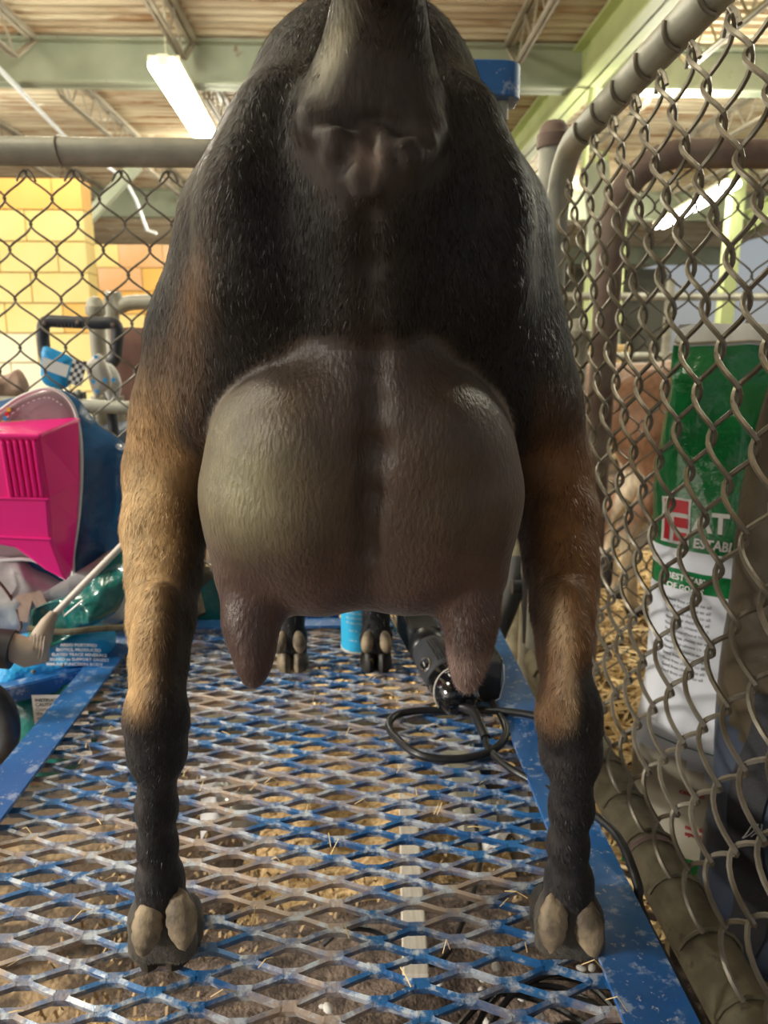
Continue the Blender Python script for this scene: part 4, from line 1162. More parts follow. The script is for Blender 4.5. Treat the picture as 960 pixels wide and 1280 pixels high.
cable('looped_cord', [atz(615, 878, ZP + .012), atz(628, 898, ZP + .010), atz(632, 920, ZP + .008), atz(612, 940, ZP + .006), atz(570, 949, zt_), atz(525, 944, zt_), atz(495, 922, zt_), atz(486, 906, zt_),
                      atz(498, 893, zt_), atz(530, 888, zt_), atz(580, 888, zt_), atz(640, 890, ZP + .016), atz(690, 899, ZP + .019), atz(725, 905, ZP + .017), atz(752, 915, ZP - .02)], .0048, M['black_rub'],
      'black cord looped in a wide ring on the deck behind the teats')
# aerosol can
pc = atz(452, 820, ZP); rc = 26 * mpp(pc); pc = Vector((pc.x, pc.y + rc, ZP + .001))
can = thing('spray_can', pc, 'light blue spray can with white print standing between the front legs', 'can')
mb = MB(); mb.lathe(pc, [(rc * .9, 0), (rc, .003), (rc, .13), (rc * .93, .137), (rc * .6, .143)], n=36); put('can_body', mb, M['cyan'], can)
mb = MB(); mb.lathe(pc, [(rc * .92, .0005), (rc * 1.02, .001), (rc * 1.02, .004), (rc * 1.0, .0045)], n=36); put('rim', mb, M['offwhite'], can)
mb = MB(); mb.lathe(pc, [(rc * .62, .141), (rc * .62, .168), (rc * .5, .175), (.004, .177)], n=28); put('cap', mb, M['white'], can)
mb = MB()
fn = lambda u, v: Vector((pc.x + (rc + .0006) * math.sin(u / rc), pc.y - (rc + .0006) * math.cos(u / rc), pc.z + v))
for k, (s_, z_) in enumerate((('Keep out', .066), ('of reach', .058), ('of children', .050), ('shake well', .038), ('NET 14 OZ', .022))):
    text_on(mb, 'ilti nlm rtai', .0062, fn, -.026, z_, .0) if k < 3 else text_on(mb, 'mln ia', .0055, fn, -.020, z_)
put('label_print', mb, M['white'], can)
mb = MB()
for dx, w in ((-.020, .012), (.006, .010)):
    V = [fn(dx + math.cos(a) * w, .088 + math.sin(a) * w * 1.5) for a in np.linspace(0, 6.2832, 20)[:-1]]
    mb.add(V, [tuple(range(len(V)))])
put('label_shape', mb, M['sky_blue'], can)

# ------------------------------------------------------------------ sacks
def sack_fn(c, W_, H_, T_, yaw=0.0, lean=0.0, roll=0.0, seed=0, wr=.010, fold=1.0, belly=.0, taper=(1, 1)):
    R = Matrix.Rotation(yaw, 3, 'Z') @ Matrix.Rotation(lean, 3, 'X') @ Matrix.Rotation(roll, 3, 'Y')
    def f(u, v, off=0.0):
        """u in 0..1 round the sack (0..0.5 front, left to right), v in 0..1 upwards"""
        a = math.pi - u * 2 * math.pi
        cx, cy = math.cos(a), math.sin(a)
        t = max(0.0, min(1.0, (math.sin(math.pi * min(max(v, .0), 1.0)) ** .45)))
        w = W_ / 2 * (taper[0] + (taper[1] - taper[0]) * v) * (1 + .04 * math.sin(v * 7 + seed)) * (.93 + .07 * t)
        x = math.copysign(abs(cx) ** .75, cx) * w
        y = -cy * (T_ / 2 * t + .003)
        n_ = wr * fold * (noise.noise(Vector((x * 9 + seed * 3, v * H_ * 7, y * 6))) + .5 * noise.noise(Vector((x * 24, v * H_ * 15 + seed, y * 9)))
                   + .35 * abs(noise.noise(Vector((x * 40 + v * 14, v * H_ * 30, seed)))))
        y += -math.copysign(1, cy) * (n_ * (.3 + .7 * abs(cy)) + off) + belly * math.sin(v * math.pi) * 0
        x += .4 * n_
        return Vector(c) + R @ Vector((x, y, v * H_ + .4 * n_))
    return f
def sack(name, f, mats, pick, loc, label, nu=72, nv=60, cat='sack', group=None):
    t = thing(name, loc, label, cat, group)
    mb = MB(); V = [f(i / nu, j / nv) for j in range(nv + 1) for i in range(nu)]
    Fc = [(j * nu + i, j * nu + (i + 1) % nu, (j + 1) * nu + (i + 1) % nu, (j + 1) * nu + i) for j in range(nv) for i in range(nu)]
    mi = [pick((i + .5) / nu, (j + .5) / nv) for j in range(nv) for i in range(nu)]
    mb.v = V; mb.f = Fc; mb.m = mi
    put('sack_body', mb, mats, t, sharp=180)
    return t
def decal(f, W_, H_, off=.0012):
    """metric coordinates on the sack front, origin bottom left of the front"""
    def g(x, y):
        cx = max(-1, min(1, (x / W_) * 2 - 1)); a = math.acos(max(-1, min(1, math.copysign(abs(cx) ** (1 / .75), cx))))
        return f((math.pi - a) / (2 * math.pi), y / H_, off)
    return g
# green goat feed sack outside the gate
gc = atx(905, 1150, .50); 
S1 = dict(W=.31, H=.72)
p_top = at(900, 405, .93); 
Hs = .80
WS = .27
c1 = Vector((.522, .93, .045))
f1 = sack_fn(c1, WS, Hs, .12, yaw=-.40, lean=-.02, roll=.02, seed=2, wr=.014)
def pick1(u, v):
    fr_ = .0 <= u <= .5
    if v > .962: return 2
    if v < .075: return 0
    if v > .625: return 0
    if fr_ and v > .600: return 1
    if fr_ and v > .56 and u < .27: return 0
    if not fr_: return 0 if v > .56 else 1
    return 1 if v > .22 + .05 * math.sin(u * 12) else 3
gs = sack('feed_sack', f1, [M['bag_green'], M['bag_white'], M['bag_edge'], M['bag_cream']], pick1, (c1.x, c1.y, 0),
          'tall shiny green and white feed sack standing outside the chain link gate')
d1 = decal(f1, WS, Hs); d1b = decal(f1, WS, Hs, .0024)
mb = MB(); text_on(mb, 'AT FEED', .036, d1, .046, .535, .0012, xs=.86); text_on(mb, 'ESTABLISHES', .017, d1, .048, .513, .0006, xs=.85)
put('title_print', mb, M['white'], gs)
mb = MB(); rect_on(mb, d1, .010, .513, .043, .575, 4, 5); put('emblem_ground', mb, M['white'], gs)
mb = MB()
rect_on(mb, d1b, .013, .555, .040, .572, 3, 2); rect_on(mb, d1b, .013, .517, .019, .555, 2, 3); rect_on(mb, d1b, .024, .517, .040, .530, 2, 3); rect_on(mb, d1b, .024, .536, .040, .549, 2, 2)
put('emblem', mb, M['red'], gs)
mb = MB(); text_on(mb, 'BEST START', .011, d1, .020, .466, .0003, xs=.9); text_on(mb, 'OF GOATS', .011, d1, .020, .453, .0003, xs=.9)
put('side_print', mb, M['white'], gs)
mb = MB(); mb.tube([d1b(x, .478) for x in np.linspace(.11, .25, 8)], .0006, 4); put('top_rule', mb, M['print'], gs)
col = [('Specialty formulated', 0), ('and made with vitamins', 0), ('and minerals', 0), ('', 0), ('NUTRITION', 1), ('To support growth', 0), ('and health', 0), ('', 0), ('HIGH ENERGY', 1), ('To Ensure peak', 0), ('and daily gains', 0), ('', 0), ('FORMULATED', 1), ('A Goat Can Trust', 0), ('', 0),
       ('HIGHLY PALATABLE', 1), ('Helps Reduce Sorting', 0), ('', 0), ('KEY TRACE MINERALS', 1), ('Supports Bright Eyes', 0), ('and a Healthy Coat', 0), ('', 0), ('PROPER CALCIUM', 1), ('AND AMMONIUM', 1), ('Supports Strong Bones', 0), ('Reduces the Risk', 0)]
y_ = .462; mb = MB()
for s_, b_ in col:
    if s_: text_on(mb, s_, .0110 if b_ else .0092, d1, .128, y_, .0004 if b_ else .0)
    y_ -= .0098 if s_ else .005
for k in range(13): text_on(mb, 'feed free choice to all', .0066, d1, .022, .436 - k * .0085)
mb.tube([d1b(.25, .20), d1b(.25, .21)], .0001, 3)
tag(put('body_print', mb, M['print'], gs), kind='stuff')
mb = MB(); mb.tube([d1b(x, .242 - .012 * math.sin(x * 10)) for x in np.linspace(.02, .25, 14)], .0008, 4); put('print_rule', mb, M['print_green'], gs)
mb = MB()
for k, (x, y, s_) in enumerate(((.07, .16, 'caution'), (.11, .125, 'medicated feed'), (.08, .105, 'not for other'), (.08, .094, 'species'), (.17, .085, '120 lb'), (.17, .075, 'approx'))): text_on(mb, s_, .011, d1, x, y, .0003)
tag(put('warning_print', mb, M['print_red'], gs), kind='stuff')
mb = MB(); x0_, y0_ = .145, .078
for (a, b, c, d) in ((0, 0, .018, .0014), (0, .0166, .018, .018), (0, 0, .0014, .018), (.0166, 0, .018, .018)): rect_on(mb, d1b, x0_ + a, y0_ + b, x0_ + c, y0_ + d, 1, 1)
mb.tube([d1b(x0_ + .009 + .004 * math.cos(a), y0_ + .009 + .004 * math.sin(a)) for a in np.linspace(0, 6.28, 12)], .0006, 4)
text_on(mb, 'With each bag', .011, d1, .145, .118, .0003); text_on(mb, 'feed. If the', .011, d1, .145, .106, .0003)
tag(put('square_mark', mb, M['print'], gs), kind='stuff')
mb = MB(); mb.tube([f1(u, .972, .002) for u in np.linspace(.02, .48, 30)], .0016, 5); put('stitching', mb, M['bag_cream'], gs)
# brown and navy bag with black webbing
c2 = Vector((.556, .755, .02))
f2 = sack_fn(c2, .30, .78, .12, yaw=-.75, lean=.0, roll=.02, seed=9, wr=.018, taper=(1.0, .96))
bb = sack('gear_bag', f2, [M['bag_brown'], M['bag_navy']], lambda u, v: 0 if v > .42 + .05 * math.sin(u * 20) else 1, (c2.x, c2.y, 0),
          'dark brown and navy fabric bag leaning against the green feed sack', cat='bag')
mb = MB(); d2 = decal(f2, .30, .78, .004)
V = []; 
for k in range(25):
    y_ = .05 + .36 * k / 24; xx_ = .045 + .012 * math.sin(k * .35)
    V += [d2(xx_, y_), d2(xx_ + .022, y_), d2(xx_ + .045, y_)]
mb.add(V, [(3 * k + j, 3 * k + j + 1, 3 * k + 4 + j, 3 * k + 3 + j) for k in range(24) for j in (0, 1)])
put('webbing_strap', mb, M['webbing'], bb)
mb = MB(); cq = d2(.07, .24); mb.tube([cq + Vector((-.004, -.004, 0)) + Vector((.010 * math.cos(a) * (1 + .3 * math.sin(2 * a)), -.002, .009 * math.sin(a * 1.3))) for a in np.linspace(0, 8, 30)], .0006, 4); put('thread', mb, M['white'], bb)
# ------------------------------------------------------------------ left of the stand: pack with a pink tub, bags, poles
YBg = 1.19
def pillow(name, outline, Y, T_, m, parent=None, loc=None, n=22, wr=.008, seed=1, edge=.004):
    """closed outline in image px at depth Y, blown up front and back into a real cushion"""
    O = [at(x, y, Y) for x, y in outline]; O = catmull(O + [O[0]], 6)[:-1]; k = len(O)
    c = sum(O, Vector()) / k
    mb = MB(); V = []; rings = 10
    for s_ in (-1, 1):
        for r in range(rings, -1, -1):
            t = r / rings
            for o in O:
                p = c + (o - c) * t
                b = (1 - t ** 2.4) ** .6
                nz = wr * (noise.noise(p * 14 + Vector((seed, 0, 0))) + .6 * noise.noise(p * 36)) * (1 - t ** 6)
                V.append(p + Vector((0, s_ * (T_ / 2 * b + edge / 2) + nz, 0)))
    Fc = []
    for h in (0, 1):
        o_ = h * (rings + 1) * k
        for r in range(rings):
            for i in range(k):
                q = (o_ + r * k + i, o_ + r * k + (i + 1) % k, o_ + (r + 1) * k + (i + 1) % k, o_ + (r + 1) * k + i)
                Fc.append(q if h == 0 else q[::-1])
    for i in range(k): Fc.append((i, (rings + 1) * k + i, (rings + 1) * k + (i + 1) % k, (i + 1) % k))
    mb.add(V, Fc)
    return put(name, mb, m, parent, loc, sharp=180)
pk = thing('feed_pack', at(60, 800, YBg), 'dark blue plastic pack with a mauve window, leaning behind the pink tub', 'pack')
pillow('pack_body', [(-70, 520), (20, 496), (62, 484), (96, 498), (122, 530), (158, 562), (160, 640), (150, 700), (128, 770), (60, 800), (-60, 800), (-90, 650)], YBg, .10, M['bag_blue'], pk, seed=3)
win = [(-60, 560), (2, 512), (30, 494), (62, 486), (86, 500), (98, 530), (102, 580), (99, 640), (92, 690), (86, 724), (40, 700), (-50, 690)]
pillow('window_panel', win, YBg - .056, .016, M['bag_mauve'], pk, seed=5, wr=.003)
O = catmull([at(x, y, YBg - .064) for x, y in win] + [at(win[0][0], win[0][1], YBg - .064)], 6)
mb = MB(); mb.tube(O, .0028, 6, closed=True); put('window_rim', mb, M['bag_edge'], pk)
mb = MB()
O2 = catmull([at(x, y, YBg - .068) for x, y in ((8, 522), (34, 504), (60, 497), (80, 508))], 8)
for k in range(0, len(O2) - 1, 2): mb.tube([O2[k], O2[k] + (O2[k + 1] - O2[k]) * .9], .0009, 4)
tag(put('stitching', mb, M['white'], pk), kind='stuff')
for k, mm in enumerate(('yellow', 'red', 'sky_blue', 'yellow', 'red')):
    mb = MB(); mb.box(at(11 - k * 2.2, 512 + k * 5.5, YBg - .066), (.005, .002, .006)); put('color_mark', mb, M[mm], pk, smooth=False)
mb = MB(); fq = lambda u, v: at(2, 533, YBg - .072) + Vector((u, 0, v + u * .08)); rect_on(mb, fq, -.006, -.003, .036, .007, 2, 1); put('date_ground', mb, M['paper'], pk)
mb = MB(); fq2 = lambda u, v: fq(u, v) + Vector((0, -.0006, 0)); text_on(mb, 'O.EZPD.10A2', .0065, fq2, -.003, .000, .0001); put('date_print', mb, M['print'], pk)
# pink tub
tub = thing('feed_tub', at(40, 730, 1.06), 'bright pink plastic tub with a ribbed panel, left of the stand', 'tub')
def prism(front, Y0, back, Y1):
    a = [at(x, y, Y0) for x, y in front]; b = [at(x, y, Y1) for x, y in back]; k = len(a)
    m = MB(); m.add(a + b, [tuple(range(k))[::-1], tuple(range(k, 2 * k))] + [(i, (i + 1) % k, k + (i + 1) % k, k + i) for i in range(k)]); return m
put('tub_body', prism([(-70, 542), (47, 545), (60, 623), (64, 674), (84, 727), (56, 712), (20, 685), (-70, 668)], 1.045, [(-60, 533), (100, 523), (101, 600), (98, 650), (90, 715), (62, 704), (20, 680), (-60, 665)], 1.125), M['pink'], tub, smooth=False, bevel=.004)
put('tub_rim', prism([(-70, 541), (49, 543), (51, 549), (-70, 549)], 1.040, [(-60, 530), (101, 521), (102, 527), (-60, 537)], 1.13), M['pink'], tub, smooth=False, bevel=.003)
for k in range(6):
    x = 3 + k * 8; mb = MB(); mb.tube([at(x, 551, 1.0455), at(x, 553, 1.043), at(x + 11 - k * .3, 618, 1.043), at(x + 11 - k * .3, 620, 1.0455)], .0032, 8); put('rib', mb, M['pink'], tub)
for (a, b) in (((-70, 621), (61, 624)), ((-70, 668), (64, 674))):
    mb = MB(); mb.tube([at(*a, 1.044), at(*b, 1.044)], .0022, 8); put('ridge', mb, M['pink'], tub)
mb = MB(); mb.box(at(18, 538, 1.07), (.05, .03, .002), Matrix.Rotation(.1, 3, 'Y')); put('paper_strip', mb, M['offwhite'], tub, smooth=False)
# grey printed sack below
gsk = thing('printed_sack', at(30, 800, 1.12), 'grey printed plastic sack sagging under the pink tub', 'sack')
pillow('sack_body', [(-80, 690), (10, 688), (50, 712), (90, 728), (120, 700), (150, 690), (158, 760), (150, 778), (90, 784), (40, 792), (-20, 778), (-80, 740)], 1.145, .07, M['bag_grey'], gsk, seed=8, wr=.012)
mb = MB(); mb.tube(catmull([at(x, y, 1.105) for x, y in ((-20, 708), (5, 735), (20, 760), (26, 785), (12, 792))], 6), .0022, 6); put('print_line', mb, M['maroon'], gsk)
mb = MB(); fq = lambda u, v: at(26, 745, 1.100) + Vector((u, 0, v)); 
V = [at(x, y, 1.103) for x, y in ((20, 745), (50, 738), (62, 760), (50, 768), (40, 750), (34, 778), (24, 776))]
mb.add(V, [tuple(range(len(V)))]); put('print_figure', mb, M['brownpaper'], gsk)
tl = thing('teal_bag', at(90, 800, 1.02), 'crumpled shiny teal plastic bag draped below the white pole', 'bag')
pillow('bag_body', [(40, 762), (62, 752), (84, 744), (112, 720), (135, 696), (158, 676), (160, 720), (150, 758), (128, 776), (98, 790), (66, 808), (36, 814)], 1.035, .03, M['bag_teal'], tl, seed=12, wr=.034)
mb = MB(); mb.tube([at(x, y, 1.006) for x, y in ((76, 752), (80, 770), (104, 750))], .0018, 5); put('print_corner', mb, M['white'], tl)
pl = thing('handled_pole', at(0, 830, .95), 'white pole with beige socket and black grip, leaning left of the stand', 'pole')
mb = MB(); mb.tube([at(62, 774, .985), at(110, 725, .99), at(162, 672, 1.0)], .0048, 12); put('shaft', mb, M['offwhite'], pl)
mb = MB(); mb.tube([at(44, 814, .955), at(52, 796, .96), at(60, 778, .975), at(68, 766, .983)], [.016, .014, .010, .006], 14)
mb.tube([at(10, 806, .945), at(34, 816, .95), at(58, 812, .955)], [.018, .020, .017], 16)
for k in range(4): mb.tube([at(44 + k * 4, 792 + k * 1.2, .938), at(40 + k * 4, 822 + k, .936)], .0012, 5)
put('socket', mb, M['beige'], pl)
mb = MB(); mb.tube([at(-40, 806, .94), at(16, 812, .945)], .026, 18); put('grip', mb, M['black_mat'], pl)
mb = MB(); mb.tube(catmull([at(36, 786, 1.0), at(80, 790, .995), at(120, 786, 1.0), at(162, 784, 1.01)], 5), .0048, 8)
tag(put('dirty_rod', mb, M['galv_dirty'], None, at(90, 788, 1.0)), 'dirty brown rod crossing in front of the teal bag', 'rod')
# cyan sack on the tray
cf = (P1 + P2) / 2
cy = thing('cyan_sack', at(70, 840, 1.1), 'shiny cyan plastic sack with white lettering lying on the blue side tray', 'sack')
pillow('sack_body', [(-30, 806), (20, 794), (70, 786), (110, 780), (140, 784), (144, 806), (126, 824), (70, 840), (18, 854), (-20, 860)], 1.075, .05, M['bag_cyan'], cy, seed=15, wr=.012)
mb = MB()
def cyf(u, v): 
    p = at(64, 824, 1.040); return p + Vector((u, -.006 - .010 * math.cos(u * 20 - .6), v + u * .05 - u * u * 1.2))
for k, s_ in enumerate(('ARD\u00ae FORTIFIED', 'BIOTICS, PRODUCED', 'ELATED TRACE MINERALS', 'SIGNED to SUPPORT DIGEST', 'IMMUNE FUNCTION BODY')):
    text_on(mb, s_, .0066, cyf, [.022, .015, .008, .004, -.002][k], .026 - k * .0074, .00016)
put('lettering', mb, M['white'], cy)
for k, (x, y) in enumerate(((78, 834), (86, 830), (42, 842))):
    mb = MB(); p = atz(x, y, .350); mb.ell(p + Vector((0, 0, .003)), (.0035, .003, .003), None, 8, 5); tag(put('pebble', mb, M['galv_dirty'], None, p), ('dark crumb at the middle of the blue tray lip', 'dark crumb at the right end of the blue tray lip', 'dark crumb at the left of the blue tray lip')[k], 'crumb', 'crumbs on the tray lip')
# labelled dark sack under the tray
ls = thing('labelled_sack', at(70, 950, 1.02), 'dark teal sack with a printed white label, under the blue side tray', 'sack')
pillow('sack_body', [(18, 872), (60, 862), (120, 850), (130, 900), (100, 960), (40, 985), (20, 960)], 1.03, .05, M['bag_teal'], ls, seed=22, wr=.012)
mb = MB(); a0 = at(40, 868, .985)
fq = lambda u, v: a0 + Vector((u, -.002 + .004 * math.sin(u * 30), v - u * .06)); rect_on(mb, fq, 0, -.095, .075, 0, 6, 2); put('label', mb, M['offwhite'], ls)
mb = MB(); fq2 = lambda u, v: fq(u, v) + Vector((0, -.001, 0))
for k in range(13): text_on(mb, ('INSTRUCTIONS', 'CAUTION MILITARY', 'Caution: feed only', 'the amount needed', 'when stored in dry')[k % 5] + ' mix', .0068, fq2, .004, -.010 - k * .0068, .0002 if k < 2 else 0)
put('label_print', mb, M['print'], ls)
# wheel at the left edge
wc = at(-14, 905, .86)
wh = thing('cart_wheel', (wc.x, wc.y, wc.z), 'black rubber cart wheel with dusty tan hub at the lower left edge', 'wheel')
mb = MB(); mb.tube([wc + Vector((math.cos(a) * .026, 0, math.sin(a) * .045)) for a in np.linspace(0, 6.2832, 33)[:-1]], .012, 14, closed=True); put('tyre', mb, M['black_mat'], wh)
mb = MB(); mb.ell(wc + Vector((0, .002, 0)), (.020, .010, .038), None, 22, 12); put('hub', mb, M['galv_dirty'], wh)
mb = MB(); mb.tube([Vector((wc.x - .05, wc.y + .01, .0)), Vector((wc.x - .02, wc.y + .01, wc.z))], .012, 10); put('axle_leg', mb, M['black_mat'], wh)
# kraft sack with stamp behind the left leg
ks = thing('stamped_sack', at(200, 800, 1.24), 'tan paper sack with a round stamp and teal corner behind the left leg', 'sack')
pillow('sack_body', [(96, 772), (120, 752), (140, 722), (200, 700), (252, 706), (272, 720), (292, 770), (290, 800), (100, 800)], 1.25, .05, M['bag_brown'], ks, seed=31, wr=.004)
mb = MB(); V = [at(x, y, 1.215) for x, y in ((95, 782), (122, 755), (150, 735), (200, 712), (238, 722), (248, 728), (257, 765), (210, 784), (150, 790))]; mb.add(V, [tuple(range(9))]); put('paper_face', mb, M['paper'], ks)
mb = MB(); V = [at(x, y, 1.217) for x, y in ((250, 735), (268, 722), (280, 782), (236, 786), (236, 776), (257, 768))]; mb.add(V, [tuple(range(6))]); put('teal_corner', mb, M['bag_teal'], ks)
mb = MB(); sc = at(233, 757, 1.212)
for r in (.026, .023): mb.tube([sc + Vector((r * math.cos(a), 0, r * math.sin(a))) for a in np.linspace(0, 6.2832, 30)[:-1]], .0005, 4, closed=True)
fq = lambda u, v: sc + Vector((u, -.0005, v))
text_on(mb, 'RAISE', .0095, fq, -.0175, .002, .0003); text_on(mb, 'YOU', .0095, fq, -.009, -.011, .0002)
fq = lambda u, v: at(150, 760, 1.212) + Vector((u, 0, v)); text_on(mb, 'NOURI', .016, fq, -.012, .002, .0004); text_on(mb, '(or', .014, fq, -.012, -.022, .0003)
fq = lambda u, v: at(115, 780, 1.212) + Vector((u, 0, v)); text_on(mb, 'TURI', .014, fq, .010, 0, .0008)
put('stamp_print', mb, M['print'], ks)
# hand truck behind the fence
ht = thing('hand_truck', at(100, 520, 1.62), 'black folding hand truck with a square loop handle behind the fence', 'hand truck')
YH = 1.58
mb = MB(); O = catmull([at(x, y, YH) for x, y in ((68, 478), (56, 440), (54, 410), (60, 402), (76, 402), (100, 403), (125, 404), (140, 404), (147, 412), (146, 432), (144, 448), (136, 456))], 5)
mb.tube(O, .0125, 12); put('loop_handle', mb, M['dark_grey'], ht)
for (x, y) in ((55, 404), (97, 403), (141, 406)):
    mb = MB(); c = at(x, y, YH - .0125); mb.lathe(c, [(.0045, 0), (.004, .002), (.001, .003)], (0, -1, 0), 10); put('bolt', mb, M['rust_pipe'], ht)
for k in range(9):
    mb = MB(); mb.tube([at(72 + k * 4.5, 399, YH - .008), at(72.5 + k * 4.5, 409, YH - .0125)], .0014, 5); put('grip_rib', mb, M['black_mat'], ht)
mb = MB(); a = at(85, 500, YH + .02); b = at(110, 545, YH + .02); mb.box((a + b) / 2, ((b - a).x, .03, .11)); put('bracket', mb, M['dark_grey'], ht, smooth=False, bevel=.003)
mb = MB(); mb.lathe(at(98, 490, YH - .002), [(.006, 0), (.006, .003), (.002, .005)], (0, -1, 0), 12); put('bolt', mb, M['galv'], ht)
for x in (70, 135):
    mb = MB(); mb.tube([at(x, 470, YH + .02), Vector((at(x, 470, YH).x, YH + .05, .02))], .011, 10); put('upright', mb, M['dark_grey'], ht)
mb = MB(); mb.tube([at(0, 503, YH), at(170, 510, YH)], .014, 10); put('cross_tube', mb, M['galv'], ht)
def card(name, quad, Y, m, label, cat, T_=.012):
    c = at(sum(q[0] for q in quad) / 4, sum(q[1] for q in quad) / 4, Y)
    return pillow(name, quad, Y, T_, m, None, c, wr=.004, edge=.003), c
t = thing('striped_bag', at(75, 480, 1.52), 'bright blue bag with a white stripe hanging inside the hand truck handle', 'bag')
pillow('bag_body', [(52, 440), (58, 433), (88, 446), (90, 455), (84, 484), (54, 478)], 1.52, .02, M['sky_blue'], t, wr=.004)
mb = MB(); V = [at(x, y, 1.505) for x, y in ((53, 446), (87, 457), (83, 472), (52, 461))]; mb.add(V, [(0, 1, 2, 3)]); put('stripe', mb, M['white'], t)
t = thing('checkered_ribbon', at(95, 465, 1.5), 'black and white checkered ribbon hanging beside the striped blue bag', 'ribbon')
mb = MB(); A0 = at(91, 449, 1.495); A1 = at(84, 480, 1.495); B0 = at(109, 452, 1.495)
for i in range(4):
    for j in range(6):
        p = A0 + (B0 - A0) * (i / 4) + (A1 - A0) * (j / 6); q1 = (B0 - A0) / 4; q2 = (A1 - A0) / 6
        mb.add([p, p + q1, p + q1 + q2, p + q2], [(0, 1, 2, 3)], (i + j) % 2)
put('ribbon', mb, [M['white'], M['print']], t, smooth=False)
t = thing('starred_bag', at(118, 470, 1.5), 'small white bag printed with blue stars beside the checkered ribbon', 'bag')
pillow('bag_body', [(106, 456), (122, 442), (132, 452), (140, 478), (128, 492), (118, 494)], 1.51, .02, M['offwhite'], t, wr=.004)
for (x, y) in ((117, 477), (131, 475), (142, 475), (121, 489), (120, 446)):
    mb = MB(); c = at(x, y, 1.494); V = [c + Vector((math.sin(a * math.pi / 5) * (.0065 if a % 2 == 0 else .0028), 0, math.cos(a * math.pi / 5) * (.0065 if a % 2 == 0 else .0028))) for a in range(10)]
    mb.add(V, [tuple(range(10))]); put('star', mb, M['sky_blue'], t)
t = pillow('clear_bag', [(124, 452), (140, 456), (151, 476), (148, 496), (134, 498)], 1.54, .02, M['bag_edge'], None, at(138, 476, 1.54)); tag(t, 'whitish plastic bag hanging right of the starred bag', 'bag')
t = pillow('paper_bag', [(-40, 480), (8, 468), (24, 462), (36, 482), (30, 492), (0, 502), (-40, 508)], 1.6, .05, M['brownpaper'], None, at(0, 490, 1.6), wr=.02); tag(t, 'crumpled brown paper bag at the left edge under the cream blocks', 'bag')
mb = MB(); mb.tube(catmull([Vector((at(140, 470, 2.3).x, 2.3, 0)), at(140, 400, 2.3), at(150, 384, 2.3), at(170, 378, 2.3), at(230, 378, 2.3)], 6), .022, 12)
tag(put('bent_pipe', mb, M['galv'], None, at(150, 384, 2.3)), 'pale bent pipe curving in front of the ochre block wall', 'pipe')
for (x, lab_) in ((122, 'short upright pipe below the starred bag'), (146, 'upright pipe just right of the one below the starred bag')):
    mb = MB(); mb.tube([at(x, 495, 1.9), Vector((at(x, 495, 1.9).x, 1.9, 0))], .018, 12); tag(put('upright_pipe', mb, M['galv'], None, at(x, 500, 1.9)), lab_, 'pipe')
t = pillow('maroon_blanket', [(138, 410), (178, 410), (250, 420), (250, 795), (178, 797), (150, 790)], 2.0, .05, M['maroon'], None, at(180, 470, 2.0)); tag(t, 'maroon blanket hanging beyond the fence beside the left thigh', 'blanket')
t = pillow('navy_tarp', [(100, 540), (150, 528), (240, 530), (240, 838), (130, 840)], 1.75, .05, M['bag_navy'], None, at(180, 580, 1.75)); tag(t, 'dark navy tarp beyond the fence behind the blue pack', 'tarp')

# ------------------------------------------------------------------ under the deck
a = atz(505, 905, .02); b = atz(520, 1225, .13)
mb = MB(); mb.bar(a, b, .030, .012); tag(put('wood_lath', mb, M['wood'], None, (a + b) / 2, smooth=False, bevel=.002), 'pale wooden lath lying lengthwise on the ground under the deck', 'lath')
a = atz(560, 920, .10); b = atz(600, 1040, .10)
mb = MB(); mb.bar(a, b, .05, .05); tag(put('metal_channel', mb, M['galv'], None, (a + b) / 2, smooth=False), 'grey metal channel under the deck beneath the looped cord', 'channel')
for (q, lab_, sd2) in (([(250, 950), (330, 945), (345, 1000), (320, 1040), (250, 1035)], 'grey crumpled plastic sheet under the left middle of the deck', 3), ([(590, 985), (660, 975), (690, 1010), (670, 1060), (600, 1050)], 'clear crumpled plastic bag under the deck by the right hind leg', 6)):
    pts = [atz(x, y, .12) for x, y in q]; c = sum(pts, Vector()) / len(pts); mb = MB(); nu, nv = 24, 18
    V = []
    for j in range(nv + 1):
        for i in range(nu + 1):
            u, v = i / nu, j / nv
            p = pts[0].lerp(pts[1], u).lerp(pts[4].lerp(pts[3], u), v); p.z = .10 + .05 * noise.noise(p * 16 + Vector((sd2, 0, 0))) + .02 * noise.noise(p * 50)
            V.append(p)
    mb.add(V, [(j * (nu + 1) + i, j * (nu + 1) + i + 1, (j + 1) * (nu + 1) + i + 1, (j + 1) * (nu + 1) + i) for j in range(nv) for i in range(nu)])
    tag(put('plastic_sheet', mb, M['bag_grey'], None, c, sharp=180), lab_, 'plastic')
r_ = random.Random(11); pts = []
for i in range(90):
    a = i * .52; R0 = .085 + .02 * math.sin(i * .37) + r_.uniform(-.006, .006)
    pts.append(Vector((.195 + R0 * math.cos(a) * 1.0 + .012 * math.sin(i * .21), .545 + R0 * math.sin(a) * 1.25 + .02 * math.cos(i * .13), .118 + .012 * math.sin(i * .7) + i * .0003)))
mb = MB(); mb.tube(catmull(pts, 4), .0036, 7); tag(put('coiled_cord', mb, M['black_rub'], None, (.2, .53, .1)), 'tangled coil of black cord on the ground under the right hind leg', 'cord')
mb = MB(); mb.tube(catmull([atz(405, 1180, .115), atz(430, 1162, .14), atz(470, 1165, .13), atz(520, 1200, .115), atz(560, 1190, .12), atz(600, 1080, .13), atz(590, 1010, .13)], 8), .0036, 7)
tag(put('trailing_cord', mb, M['black_rub'], None, atz(470, 1165, .12)), 'black cord trailing over the ground left of the coiled cord', 'cord')

